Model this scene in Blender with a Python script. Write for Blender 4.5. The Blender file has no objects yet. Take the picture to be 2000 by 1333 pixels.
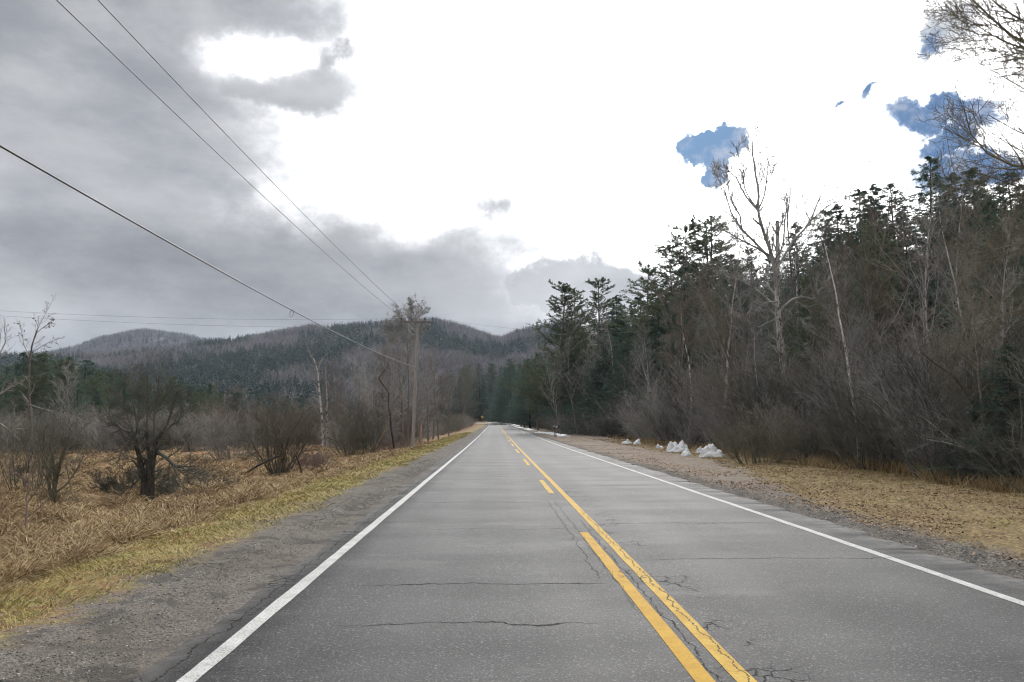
import bpy, math, bmesh
import numpy as np
from mathutils import Vector, Matrix, Euler
R = math.radians
scene = bpy.context.scene
scene.render.engine = 'CYCLES'
col = scene.collection

# ------------------------------------------------------------------ camera
F = 1450.0                      # focal length in pixels of the 2000 px wide photograph
CAMZ = 1.6
PITCH, YAW = 6.355, -1.31
cam_d = bpy.data.cameras.new('camera'); cam = bpy.data.objects.new('camera', cam_d); col.objects.link(cam)
cam_d.sensor_width = 36.0; cam_d.lens = 36.0*F/2000.0
cam_d.clip_start = 0.1; cam_d.clip_end = 20000
cam.location = (0, 0, CAMZ); cam.rotation_euler = (R(90+PITCH), 0, R(YAW))
scene.camera = cam
MR = np.array(Euler((R(90+PITCH), 0, R(YAW))).to_matrix())
def ray(px, py):
    return MR @ np.array([(px-1000.0)/F, (666.5-py)/F, -1.0])
def at(px, py, Y):
    d = ray(px, py); t = Y/d[1]
    return np.array([d[0]*t, Y, CAMZ+d[2]*t])
def gp(px, py, z=0.0):
    d = ray(px, py); t = (z-CAMZ)/d[2]
    return np.array([d[0]*t, d[1]*t, z])

# ------------------------------------------------------------------ colour management, sun
scene.view_settings.view_transform = 'Standard'; scene.view_settings.look = 'None'
scene.view_settings.gamma = 1.0; scene.view_settings.exposure = 0.35
scene.cycles.use_denoising = True; scene.cycles.denoising_prefilter = 'ACCURATE'; scene.cycles.pixel_filter_type = 'BLACKMAN_HARRIS'; scene.cycles.filter_width = 1.15
scene.cycles.sample_clamp_indirect = 2.0
scene.cycles.max_bounces = 6; scene.cycles.transparent_max_bounces = 4
SUN_AZ, SUN_EL = 12.0, 34.0      # degrees right of the road direction, degrees up
sd = bpy.data.lights.new('sun', 'SUN'); sd.energy = 1.1; sd.angle = R(14); sd.color = (1.0, 0.95, 0.88)
sun = bpy.data.objects.new('sun', sd); col.objects.link(sun)
sv = Vector((math.sin(R(SUN_AZ))*math.cos(R(SUN_EL)), math.cos(R(SUN_AZ))*math.cos(R(SUN_EL)), math.sin(R(SUN_EL))))
sun.rotation_euler = sv.to_track_quat('Z', 'Y').to_euler(); sun.location = (0, 0, 60)

# ------------------------------------------------------------------ node helper
class NT:
    def __init__(s, tree): s.t = tree; s.N = tree.nodes; s.L = tree.links
    def set(s, sock, v):
        if v is None: return
        if hasattr(v, 'is_output') or isinstance(v, bpy.types.NodeSocket): s.L.new(v, sock)
        else:
            if isinstance(v, (tuple, list)) and len(v) == 3 and sock.type == 'RGBA': v = (*v, 1)
            sock.default_value = v
    def node(s, typ, props=None, **ins):
        n = s.N.new(typ)
        for k, v in (props or {}).items(): setattr(n, k, v)
        for k, v in ins.items(): s.set(n.inputs[k.replace('_', ' ')], v)
        return n
    def m(s, op, a, b=None, c=None, clamp=False):
        n = s.N.new('ShaderNodeMath'); n.operation = op; n.use_clamp = clamp
        s.set(n.inputs[0], a); s.set(n.inputs[1], b)
        if c is not None: s.set(n.inputs[2], c)
        return n.outputs[0]
    def add(s, a, b): return s.m('ADD', a, b)
    def sub(s, a, b): return s.m('SUBTRACT', a, b)
    def mul(s, a, b): return s.m('MULTIPLY', a, b)
    def mx(s, a, b): return s.m('MAXIMUM', a, b)
    def mn(s, a, b): return s.m('MINIMUM', a, b)
    def ss(s, v, a, b, lo=0.0, hi=1.0, kind='SMOOTHSTEP'):
        n = s.N.new('ShaderNodeMapRange'); n.interpolation_type = kind
        s.set(n.inputs['Value'], v); n.inputs['From Min'].default_value = a; n.inputs['From Max'].default_value = b
        n.inputs['To Min'].default_value = lo; n.inputs['To Max'].default_value = hi
        return n.outputs[0]
    def mix(s, f, a, b, mode='MIX'):
        n = s.N.new('ShaderNodeMix'); n.data_type = 'RGBA'; n.blend_type = mode
        s.set(n.inputs[0], f); s.set(n.inputs[6], a); s.set(n.inputs[7], b)
        return n.outputs[2]
    def noise(s, vec, scale, detail=4, rough=0.55, out=0, dist=0.0):
        n = s.node('ShaderNodeTexNoise', None, Vector=vec, Scale=scale, Detail=detail, Roughness=rough, Distortion=dist)
        return n.outputs[out]
    def vor(s, vec, scale, feature='F1', out=0, rnd=1.0):
        n = s.node('ShaderNodeTexVoronoi', {'feature': feature}, Vector=vec, Scale=scale, Randomness=rnd)
        return n.outputs[out]
    def scalev(s, vec, sc):
        n = s.node('ShaderNodeVectorMath', {'operation': 'MULTIPLY'}); s.set(n.inputs[0], vec); n.inputs[1].default_value = sc
        return n.outputs[0]
    def xyz(s, vec):
        n = s.node('ShaderNodeSeparateXYZ', None, Vector=vec); return n.outputs

# ------------------------------------------------------------------ world: physical sky behind a broken cloud deck
world = bpy.data.worlds.new('World'); scene.world = world; world.use_nodes = True
W = NT(world.node_tree); W.N.clear()
BG = 0.1
world.cycles.sampling_method = 'MANUAL'; world.cycles.sample_map_resolution = 2048
sky = W.node('ShaderNodeTexSky', {'sky_type': 'NISHITA', 'sun_disc': False, 'sun_elevation': R(SUN_EL), 'sun_rotation': R(SUN_AZ), 'altitude': 300.0})
tc = W.node('ShaderNodeTexCoord').outputs['Generated']
nrm = W.node('ShaderNodeVectorMath', {'operation': 'NORMALIZE'}); W.set(nrm.inputs[0], tc); D = nrm.outputs[0]
X, Y, Z = W.xyz(D)
az = W.m('ARCTAN2', X, Y); el = W.m('ARCSINE', Z)
wn = W.xyz(W.noise(D, 5.0, 9, 0.6, out=1))
azd = W.add(az, W.mul(W.sub(wn[0], 0.5), 0.20)); eld = W.add(el, W.mul(W.sub(wn[1], 0.5), 0.14))
wn2 = W.xyz(W.noise(D, 16.0, 8, 0.62, out=1))
azb = W.add(az, W.mul(W.sub(wn2[0], 0.5), 0.09)); elb = W.add(el, W.mul(W.sub(wn2[1], 0.5), 0.09))
perta = W.mul(W.sub(W.noise(W.scalev(D, (1, 1, 1.6)), 7.0, 9, 0.62), 0.5), 0.75)
pertb = W.mul(W.sub(W.noise(D, 24.0, 8, 0.65), 0.5), 0.9)
def azel(px, py):
    d = ray(px, py); d = d/np.linalg.norm(d)
    return math.atan2(d[0], d[1]), math.asin(d[2])
def ell(px, py, rx, ry, fine=False, rot=0.0, k=1/1450):
    a0, e0 = azel(px, py); A, E = (azb, elb) if fine else (azd, eld)
    dx = W.sub(A, a0); dy = W.sub(E, e0)
    if rot:
        c, s_ = math.cos(rot), math.sin(rot)
        dx, dy = W.add(W.mul(dx, c), W.mul(dy, s_)), W.sub(W.mul(dy, c), W.mul(dx, s_))
    dx = W.m('DIVIDE', dx, rx*k); dy = W.m('DIVIDE', dy, ry*k)
    return W.add(W.sub(1.0, W.m('SQRT', W.add(W.mul(dx, dx), W.mul(dy, dy)))), pertb if fine else perta)
def union(fs):
    f = fs[0]
    for g in fs[1:]: f = W.mx(f, g)
    return f
# thick grey cloud: bank over the left of the view, low bank along the hills, one island
gr = [W.ss(ell(-260, 250, 680, 620), -0.26, 0.62), W.ss(ell(330, 592, 1070, 210), -0.32, 0.62), W.ss(ell(370, -50, 340, 185), -0.4, 0.85),
      W.ss(ell(560, 180, 180, 60, rot=0.12), -0.25, 0.75), W.ss(ell(968, 402, 54, 48, True), -0.4, 1.5), W.ss(ell(1855, 60, 62, 62, True), -0.1, 0.9),
      W.ss(Y, 0.15, -0.25), W.ss(ell(1190, 540, 140, 42, True), -0.2, 0.7)]
gr.append(W.ss(ell(1130, 565, 190, 66, True), -0.3, 0.5)); gr.append(W.ss(ell(640, 110, 55, 70, True), -0.4, 1.3))
grey = union(gr)
hole = W.ss(ell(512, 112, 84, 46), -0.6, 0.8)
grey = W.mul(grey, W.sub(1.0, hole)); grey = W.sub(1.0, W.m('POWER', W.sub(1.0, grey), 3.0))
n1 = W.noise(W.scalev(D, (1.0, 1.0, 2.6)), 3.2, 6, 0.5)
n2 = W.noise(W.scalev(D, (1.0, 1.0, 2.0)), 1.6, 4, 0.5)
n3 = W.noise(W.scalev(D, (1.0, 1.0, 2.2)), 8.0, 7, 0.6)
gv = W.ss(W.add(W.mul(n3, 0.34), W.add(W.mul(n1, 0.40), W.mul(n2, 0.26))), 0.38, 0.62)
greycol = W.mix(gv, (2.6, 2.72, 2.9), (4.8, 4.9, 4.95))
lit = W.ss(az, -0.55, 0.25, 0.93, 1.2)
greycol = W.mix(1.0, greycol, W.node('ShaderNodeCombineXYZ', None, X=lit, Y=lit, Z=lit).outputs[0], 'MULTIPLY')
# white cloud lit from behind, brightest around the hidden sun
a0, e0 = R(SUN_AZ), R(SUN_EL)
gl = W.m('SQRT', W.add(W.m('POWER', W.sub(az, a0), 2.0), W.m('POWER', W.sub(el, e0), 2.0)))
glow = W.ss(gl, 0.95, 0.0, 11.0, 58.0)
wv = W.mul(glow, W.ss(n1, 0.3, 0.7, 0.85, 1.15))
whitecol = W.node('ShaderNodeCombineXYZ', None, X=wv, Y=wv, Z=W.mul(wv, 1.01)).outputs[0]
dk = W.ss(ell(640, 545, 620, 130), -0.2, 0.7, 1.0, 0.70); greycol = W.mix(1.0, greycol, W.node('ShaderNodeCombineXYZ', None, X=dk, Y=W.mul(dk, 1.005), Z=W.mul(dk, 1.03)).outputs[0], 'MULTIPLY')
cloud = W.mix(grey, whitecol, greycol)
cloud = W.mix(W.ss(Y, 0.1, -0.4), cloud, (6.6, 6.7, 6.9, 1))   # unseen cloud behind the viewer, brightened as fill for surfaces facing the camera
bl = [W.ss(ell(1400, 285, 74, 44, True, 0.25), 0.0, 0.30), W.ss(ell(1400, 335, 34, 34, True), 0.0, 0.35), W.ss(ell(1832, 222, 92, 34, True, -0.15), -0.05, 0.5),
      W.ss(ell(1850, 280, 60, 30, True, 0.5), -0.05, 0.5), W.ss(ell(1690, 170, 26, 14, True, 0.7), 0.0, 0.8), W.ss(ell(1650, 206, 15, 12, True, 0.8), 0.0, 0.9),
      W.ss(ell(1900, 335, 110, 42, True), -0.05, 0.5), W.ss(ell(1830, 85, 40, 44, True), 0.1, 1.2)]
blue = W.sub(1.0, W.m('POWER', W.sub(1.0, union(bl)), 2.6))
skyc = W.mix(1.0, sky.outputs[0], (0.13, 0.235, 0.37, 1), 'MULTIPLY')
skyc = W.mix(W.ss(W.noise(D, 30.0, 8, 0.65), 0.44, 0.70, 0.0, 0.75), skyc, (4.2, 4.6, 5.6, 1))
final = W.mix(blue, cloud, skyc)
bg = W.node('ShaderNodeBackground', None, Color=final, Strength=BG)
W.node('ShaderNodeOutputWorld', None, Surface=bg.outputs[0])

# ------------------------------------------------------------------ small numeric helpers
def smooth(t): t = np.clip(t, 0, 1); return t*t*(3-2*t)
def hash2(ix, iy, seed=0):
    h = (ix.astype(np.int64)*374761393 + iy.astype(np.int64)*668265263 + seed*1442695041) & 0xFFFFFFFF
    h = ((h ^ (h >> 13))*1274126177) & 0xFFFFFFFF
    return ((h ^ (h >> 16)) & 0xFFFF)/65535.0
def vn(x, y, seed=0):
    x = np.asarray(x, float); y = np.asarray(y, float)
    ix, iy = np.floor(x), np.floor(y); fx, fy = x-ix, y-iy; fx = fx*fx*(3-2*fx); fy = fy*fy*(3-2*fy)
    a = hash2(ix, iy, seed); b = hash2(ix+1, iy, seed); c = hash2(ix, iy+1, seed); d = hash2(ix+1, iy+1, seed)
    return (a*(1-fx)+b*fx)*(1-fy)+(c*(1-fx)+d*fx)*fy
def fbm(x, y, seed=0, o=4):
    s = 0; a = 0.5; n = 0
    for i in range(o):
        s = s+a*vn(x*2**i, y*2**i, seed+i*7); n += a; a *= 0.5
    return s/n

# ------------------------------------------------------------------ ground heights
LX, RX, CX = -1.92, 4.73, 1.44          # white lines and centre line (metres from the camera)
def zroad(y):
    return np.interp(y, [-100, 50, 90, 150, 215, 284, 340, 420, 700], [0, 0, 0.10, 0.36, 0.72, 1.2, 2.25, 3.2, 6.0])
RIDGE = [(-900, 130), (-200, 130), (60, 130), (200, 136), (300, 146), (380, 155), (440, 160), (480, 168), (540, 177), (600, 187), (660, 194), (750, 201),
         (800, 204), (850, 205), (880, 198), (920, 186), (960, 174), (985, 172), (1010, 182), (1045, 188), (1200, 215), (1500, 260), (2400, 300)]
FARR = [(-900, 100), (0, 110), (90, 126), (130, 136), (170, 150), (205, 162), (240, 171), (285, 177), (320, 174), (350, 166), (400, 160), (520, 140), (700, 100), (2400, 60)]
RA = np.array(RIDGE, float); FA = np.array(FARR, float)
def H(x, y):
    x = np.asarray(x, float); y = np.asarray(y, float)
    z = zroad(y)
    cx = np.where(y > 270, CX-np.clip(y-270, 0, 70)**2/150.0, CX)     # the road bends left far away
    xr = x-cx+CX
    left = smooth((-3.7-x)/5.0)*0.55+smooth((-9-x)/30)*0.5
    z = z-left*(1-smooth((y-200)/120))
    bump = (fbm(x*0.9, y*0.9, 3, 4)-0.5)*0.75+(fbm(x*3.1, y*3.1, 5, 3)-0.5)*0.22
    z = z+bump*smooth((-4.6-x)/2.5)*(1-smooth((y-120)/60))
    z = z+((fbm(x*1.5, y*1.5, 9, 4)-0.5)*0.16+(fbm(x*5, y*5, 10, 2)-0.5)*0.09)*smooth((x-6.3)/2)*(1-smooth((y-150)/60))
    z = z+(fbm(x*5, y*5, 11, 2)-0.5)*0.035*(smooth((-2.7-x)/0.5)+smooth((x-5.6)/0.5))*(1-smooth((y-50)/40))
    rs = np.clip(x-13.5, 0, None); rise = 0.36*rs*smooth(rs/8+0.15)
    rise = np.where(rise > 60, 60+(rise-60)*0.2, rise)
    z = z+rise*smooth((y+40)/30)*(1-smooth((y-500)/300))
    z = z+fbm(x/18, y/18, 21, 3)*3.0*smooth((x-16)/14)*smooth((y-30)/40)
    yy = np.maximum(y, 1.0); px = 967+1450*x/yy
    h1 = np.interp(px, RA[:, 0], RA[:, 1])/1450*1300-14
    s1 = smooth((y-380)/(1300-380)); s1 = 0.35*np.clip((y-380)/920, 0, 1)+0.65*s1
    hill = h1*s1*(1-smooth((y-1350)/900))*(0.93+0.14*fbm(x/130, y/130, 31, 3)*smooth((1250-y)/500))+(fbm(x/45, y/60, 33, 3)-0.5)*14*smooth((y-500)/300)
    h2 = np.interp(px, FA[:, 0], FA[:, 1])/1450*1900-10+(fbm(x/60, y/60, 35, 3)-0.5)*16
    s2 = smooth((y-1350)/550)*(1-smooth((y-2000)/900))
    return np.where(y > 380, z+np.maximum(hill, h2*s2), z)

# ------------------------------------------------------------------ meshes
def mesh_from(name, chunks, mat=None, attr=None, smooth_shade=False):
    vs, loops, starts, tot, nv, nl = [], [], [], [], 0, 0
    for v, f in chunks:
        v = np.asarray(v, float).reshape(-1, 3); f = np.asarray(f, np.int64)
        if len(f) == 0: continue
        vs.append(v); loops.append((f+nv).ravel()); k = f.shape[1]
        starts.append(nl+np.arange(len(f))*k); tot.append(np.full(len(f), k)); nv += len(v); nl += f.size
    V = np.concatenate(vs); Lp = np.concatenate(loops); S = np.concatenate(starts); T = np.concatenate(tot)
    me = bpy.data.meshes.new(name)
    me.vertices.add(len(V)); me.vertices.foreach_set('co', V.ravel().astype(np.float32))
    me.loops.add(len(Lp)); me.loops.foreach_set('vertex_index', Lp.astype(np.int32))
    me.polygons.add(len(S)); me.polygons.foreach_set('loop_start', S.astype(np.int32)); me.polygons.foreach_set('loop_total', T.astype(np.int32))
    if smooth_shade: me.polygons.foreach_set('use_smooth', np.ones(len(S), bool))
    if attr is not None:
        a = me.attributes.new('tint', 'FLOAT', 'POINT'); a.data.foreach_set('value', np.asarray(attr, np.float32))
    me.update(calc_edges=True)
    if mat: me.materials.append(mat)
    return me
def link(name, me, parent=None, loc=(0, 0, 0), rot=None):
    o = bpy.data.objects.new(name, me); col.objects.link(o); o.location = loc
    if rot is not None: o.rotation_euler = rot
    if parent: o.parent = parent
    return o
def tag(o, label=None, cat=None, group=None, kind=None):
    for k, v in (('label', label), ('category', cat), ('group', group), ('kind', kind)):
        if v: o[k] = v
    return o
def empty(name, loc=(0, 0, 0), rz=0.0):
    o = bpy.data.objects.new(name, None); col.objects.link(o); o.location = loc; o.rotation_euler = (0, 0, rz)
    o.empty_display_size = 0.3; return o
def copy_tree(root, loc, rz, sc=1.0):
    r = root.copy(); col.objects.link(r); r.location = loc; r.rotation_euler = (0, 0, rz); r.scale = (sc, sc, sc) if not isinstance(sc, tuple) else sc
    for ch in root.children:
        c = ch.copy(); col.objects.link(c); c.parent = r
        for g in ch.children:
            d = g.copy(); col.objects.link(d); d.parent = c
    return r

def norm(v): return v/np.maximum(np.linalg.norm(v, axis=-1, keepdims=True), 1e-9)
def tube(P, Rd, m=3):
    """P (N,K,3), Rd (N,K) -> one chunk of quads"""
    N, K = Rd.shape
    T = np.empty_like(P); T[:, 1:-1] = P[:, 2:]-P[:, :-2]; T[:, 0] = P[:, 1]-P[:, 0]; T[:, -1] = P[:, -1]-P[:, -2]; T = norm(T)
    ref = np.where(np.abs(T[:, :1, 2:3]) > 0.9, np.array([1.0, 0.1, 0]), np.array([0, 0.1, 1.0]))
    A = norm(np.cross(T, np.broadcast_to(ref, T.shape))); B = np.cross(T, A)
    an = np.arange(m)*2*math.pi/m
    V = P[:, :, None, :]+Rd[:, :, None, None]*(A[:, :, None, :]*np.cos(an)[None, None, :, None]+B[:, :, None, :]*np.sin(an)[None, None, :, None])
    i = np.arange(N)[:, None, None]*(K*m); k = np.arange(K-1)[None, :, None]*m; j = np.arange(m)[None, None, :]; j2 = (j+1) % m
    f = np.stack([i+k+j, i+k+j2, i+k+m+j2, i+k+m+j], -1).reshape(-1, 4)
    return V.reshape(-1, 3), f
def grow(rng, P0, D0, L, R0, K, wander, up, tip=0.35):
    N = len(P0); P = np.empty((N, K, 3)); P[:, 0] = P0; d = norm(D0.copy()); st = (L/(K-1))[:, None]
    for k in range(1, K):
        d = norm(d+rng.normal(0, wander, (N, 3))+np.array([0, 0, up])); P[:, k] = P[:, k-1]+d*st
    t = np.linspace(0, 1, K)[None, :]
    return P, R0[:, None]*(1-t*(1-tip))
def kids(rng, P, Rd, L, n, t0, t1, a0, a1, lr, rr, K, wander, up, tip=0.35, shrink=0.55, rmin=0.004, flat=0.0):
    N, K0 = Rd.shape; idx = np.repeat(np.arange(N), n); M = len(idx)
    t = np.clip(t0+(t1-t0)*(np.tile((np.arange(n)+0.5)/n, N)+rng.uniform(-0.5, 0.5, M)/n), 0, 0.999)
    s = t*(K0-1); i = np.floor(s).astype(int); f = (s-i)[:, None]
    p = P[idx, i]*(1-f)+P[idx, i+1]*f; tan = norm(P[idx, i+1]-P[idx, i]); r = Rd[idx, i]*(1-f[:, 0])+Rd[idx, i+1]*f[:, 0]
    q = rng.normal(0, 1, (M, 3)); q[:, 2] *= (1-flat); q = norm(q-(q*tan).sum(-1, keepdims=True)*tan)
    a = rng.uniform(a0, a1, M)[:, None]
    d = np.cos(a)*tan+np.sin(a)*q
    l = L[idx]*lr*(1-shrink*t)*rng.uniform(0.6, 1.25, M)
    r = np.maximum(r*rr*rng.uniform(0.75, 1.05, M), rmin)
    Pn, Rn = grow(rng, p, d, l, r, K, wander, up, tip)
    return Pn, Rn, l

# ------------------------------------------------------------------ materials
def new_mat(name):
    m = bpy.data.materials.new(name); m.use_nodes = True; T = NT(m.node_tree); T.N.clear()
    return m, T
def finish(T, colr, rough=0.9, bump=None, bs=0.3, bd=0.02, spec=0.3, metallic=0.0, extra=None):
    b = T.node('ShaderNodeBsdfPrincipled', None, Base_Color=colr, Roughness=rough, Metallic=metallic)
    b.inputs['Specular IOR Level'].default_value = spec
    if bump is not None:
        bn = T.node('ShaderNodeBump', None, Height=bump, Strength=bs, Distance=bd); T.L.new(bn.outputs[0], b.inputs['Normal'])
    T.node('ShaderNodeOutputMaterial', None, Surface=b.outputs[0])
    return b
def bark(name, c1, c2, scale=(6, 6, 1.4), var=0.35, patch=None):
    m, T = new_mat(name)
    p = T.node('ShaderNodeTexCoord').outputs['Object']; rnd = T.node('ShaderNodeObjectInfo').outputs['Random']
    n = T.noise(T.scalev(p, scale), 3.0, 6, 0.65)
    c = T.mix(T.ss(n, 0.32, 0.68), c1, c2)
    if patch:
        c = T.mix(T.ss(T.noise(T.scalev(p, (3, 3, 2)), 1.3, 4), 0.52, 0.60), c, patch)
    v = T.ss(rnd, 0, 1, 1-var, 1+var, 'LINEAR')
    c = T.mix(1.0, c, T.node('ShaderNodeCombineXYZ', None, X=v, Y=v, Z=v).outputs[0], 'MULTIPLY')
    finish(T, c, 0.9, n, 0.5, 0.03, 0.15); return m
def leafmat(name, c1, c2, c3, sc=0.6, rough=0.75, trans=0.0, tint=True):
    m, T = new_mat(name)
    p = T.node('ShaderNodeTexCoord').outputs['Object']; rnd = T.node('ShaderNodeObjectInfo').outputs['Random']
    n = T.noise(p, sc, 4, 0.6)
    c = T.mix(T.ss(n, 0.35, 0.65), c1, c2)
    if tint:
        t = T.node('ShaderNodeAttribute', {'attribute_name': 'tint'}).outputs['Fac']
        c = T.mix(T.ss(t, 0.45, 1.0), c, c3)
    v = T.ss(rnd, 0, 1, 0.75, 1.3, 'LINEAR')
    c = T.mix(1.0, c, T.node('ShaderNodeCombineXYZ', None, X=v, Y=v, Z=v).outputs[0], 'MULTIPLY')
    b = finish(T, c, rough, spec=0.2)
    if trans:
        tr = T.node('ShaderNodeBsdfTranslucent', None, Color=c); ms = T.node('ShaderNodeMixShader'); ms.inputs[0].default_value = trans
        T.L.new(b.outputs[0], ms.inputs[1]); T.L.new(tr.outputs[0], ms.inputs[2])
        o_ = [n_ for n_ in T.N if n_.type == 'OUTPUT_MATERIAL'][0]; T.L.new(ms.outputs[0], o_.inputs['Surface'])
    return m
M_BARK = bark('grey_bark', (0.10, 0.085, 0.075), (0.22, 0.19, 0.17))
M_BIRCH = bark('pale_bark', (0.32, 0.30, 0.28), (0.62, 0.59, 0.55), patch=(0.11, 0.10, 0.09))
M_DARK = bark('dark_bark', (0.022, 0.020, 0.018), (0.075, 0.068, 0.058))
M_OLIVE = bark('mossy_bark', (0.05, 0.048, 0.034), (0.13, 0.12, 0.08))
M_TWIG = bark('grey_twigs', (0.165, 0.158, 0.146), (0.33, 0.318, 0.295), (0.5, 0.5, 0.5))
M_TWIGR = bark('reddish_twigs', (0.15, 0.115, 0.10), (0.23, 0.18, 0.158), (0.5, 0.5, 0.5))
M_TWIGD = bark('dark_twigs', (0.062, 0.063, 0.052), (0.145, 0.143, 0.12), (0.5, 0.5, 0.5))
M_TWIGB = bark('brown_twigs', (0.105, 0.095, 0.07), (0.20, 0.182, 0.138), (0.5, 0.5, 0.5))
M_TAN = bark('orange_bark', (0.28, 0.17, 0.11), (0.42, 0.29, 0.20))
M_PINE = leafmat('pine_needles', (0.065, 0.10, 0.058), (0.11, 0.14, 0.078), (0.16, 0.17, 0.10), trans=0.3)
M_HEML = leafmat('hemlock_needles', (0.052, 0.098, 0.074), (0.085, 0.135, 0.10), (0.12, 0.165, 0.12), trans=0.3)

# ------------------------------------------------------------------ ground sheets
def axis(segs):
    out = []
    for a, b, s in segs: out += list(np.arange(a, b, s))
    out.append(segs[-1][1]); return np.array(out)
def grid_mesh(name, xs, ys, mat, fn):
    Xg, Yg = np.meshgrid(xs, ys); Zg = fn(Xg, Yg); nx, ny = len(xs), len(ys)
    V = np.stack([Xg, Yg, Zg], -1).reshape(-1, 3)
    i, j = np.meshgrid(np.arange(nx-1), np.arange(ny-1)); a = (j*nx+i).ravel()
    return mesh_from(name, [(V, np.stack([a, a+1, a+1+nx, a+nx], -1))], mat, smooth_shade=True)
def ground_material():
    m, T = new_mat('ground_cover')
    p = T.node('ShaderNodeNewGeometry').outputs['Position']
    nz = T.noise(p, 0.9, 5, 0.6); nf = T.noise(p, 4.0, 5, 0.65); x, y, z = T.xyz(p)
    xx = T.add(x, T.add(T.mul(T.sub(nz, 0.5), 1.5), T.mul(T.sub(nf, 0.5), 0.9)))
    # gravel
    st = T.vor(p, 55.0, out=1); stv = T.xyz(st)[0]; sd_ = T.vor(p, 55.0)
    grv = T.mix(T.ss(stv, 0.0, 1.0, kind='LINEAR'), (0.055, 0.048, 0.042), (0.33, 0.295, 0.255))
    grv = T.mix(T.ss(T.noise(p, 0.7, 5, 0.7), 0.42, 0.62), grv, T.mix(T.ss(nf, 0.4, 0.6), (0.085, 0.075, 0.06), (0.20, 0.17, 0.135)))
    grv = T.mix(T.mul(T.ss(T.noise(p, 1.6, 5, 0.7), 0.54, 0.60), 0.75), grv, (0.045, 0.042, 0.038))
    grv = T.mix(T.ss(T.noise(p, 260, 2), 0.3, 0.7), (0.06, 0.056, 0.052), grv)
    # straw coloured verge, tawny field
    s1 = T.noise(T.scalev(p, (1.0, 0.45, 1.0)), 9.0, 6, 0.7); s2 = T.noise(T.scalev(p, (1.0, 0.5, 1.0)), 38.0, 4, 0.7)
    yel = T.mix(T.ss(s1, 0.35, 0.65), (0.17, 0.135, 0.05), (0.36, 0.30, 0.13))
    yel = T.mix(T.ss(nz, 0.5, 0.72), yel, (0.16, 0.17, 0.05))
    tan = T.mix(T.ss(s1, 0.34, 0.66), (0.12, 0.07, 0.035), (0.34, 0.235, 0.125))
    tan = T.mix(T.ss(T.noise(p, 0.35, 4), 0.45, 0.6), tan, T.mix(T.ss(s2, 0.3, 0.7), (0.14, 0.062, 0.026), (0.29, 0.155, 0.075)))
    mul = T.ss(s2, 0.3, 0.72, 0.45, 1.25)
    mulv = T.node('ShaderNodeCombineXYZ', None, X=mul, Y=mul, Z=mul).outputs[0]
    yel = T.mix(1.0, yel, mulv, 'MULTIPLY'); tan = T.mix(1.0, tan, mulv, 'MULTIPLY')
    # right verge: dirt with leaf litter, then dead grass
    lf = T.vor(T.scalev(p, (1, 0.8, 1)), 14.0, out=1); lfv = T.xyz(lf)
    dirt = T.mix(T.ss(nf, 0.35, 0.65), (0.15, 0.12, 0.095), (0.24, 0.20, 0.16))
    dirt = T.mix(T.ss(s2, 0.56, 0.70), dirt, (0.30, 0.26, 0.21)); dirt = T.mix(T.ss(s1, 0.56, 0.68), dirt, (0.13, 0.095, 0.065))
    vg = T.mix(T.ss(s1, 0.35, 0.65), (0.13, 0.095, 0.045), (0.30, 0.225, 0.105)); vg = T.mix(1.0, vg, mulv, 'MULTIPLY')
    vg = T.mix(T.ss(nf, 0.52, 0.64), vg, (0.15, 0.11, 0.065)); vg = T.mix(T.ss(T.noise(p, 0.8, 5, 0.7), 0.55, 0.62, 0, 0.7), vg, (0.22, 0.19, 0.075))
    litter = T.mix(T.ss(s1, 0.35, 0.65), (0.035, 0.026, 0.018), (0.10, 0.075, 0.05))
    litter = T.mix(T.ss(lfv[2], 0.8, 0.9), litter, (0.16, 0.12, 0.09))
    hillf = T.mix(T.ss(T.noise(p, 0.03, 6, 0.7), 0.42, 0.62), (0.08, 0.07, 0.066), (0.17, 0.155, 0.155))
    hillf = T.mix(T.ss(T.noise(p, 0.012, 6, 0.75), 0.60, 0.70), hillf, (0.30, 0.30, 0.32))
    # lay them out
    c = grv
    c = T.mix(T.ss(T.add(xx, T.mul(T.sub(s1, 0.5), 0.9)), -3.35, -3.95), c, T.mix(T.ss(nf, 0.40, 0.60), yel, tan))
    c = T.mix(T.ss(xx, -5.0, -6.8), c, tan)
    wet = T.ss(y, 14.0, 26.0)
    c = T.mix(T.mul(T.ss(xx, 5.7, 6.3), wet), c, dirt)
    c = T.mix(T.mul(T.ss(T.sub(xx, T.ss(y, 12.0, 34.0, 0.0, 3.4)), 6.1, 6.7), T.ss(y, 75.0, 50.0)), c, vg)
    c = T.mix(T.ss(xx, 12.4, 13.6), c, litter)
    c = T.mix(T.mul(T.ss(x, -60.0, -75.0), T.ss(y, 60.0, 90.0)), c, litter)
    c = T.mix(T.mul(T.ss(y, 84.0, 100.0), T.ss(x, -9.0, -11.0)), c, litter)
    c = T.mix(T.ss(y, 395.0, 440.0), c, hillf)
    bmp = T.add(T.mul(s2, 0.8), T.mul(sd_, 0.5))
    finish(T, c, 0.95, bmp, 0.7, 0.02, 0.15)
    return m
M_GROUND = ground_material()
xs = axis([(-420, -60, 8), (-60, -22, 1.2), (-22, -10, 0.3), (-10, 15, 0.14), (15, 30, 0.6), (30, 80, 3), (80, 420, 10)])
ys = axis([(-40, 2, 2), (2, 26, 0.16), (26, 60, 0.5), (60, 130, 2), (130, 430, 5)])
def ground_h(x, y):
    z = H(x, y)
    # the bed under the asphalt lies a hand lower than its surface
    cx = np.where(y > 270, CX-np.clip(y-270, 0, 400)**2/150.0, CX)
    near = smooth(1-(np.abs(x-(cx))-4.2)/0.35)
    return z-0.09*near
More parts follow.
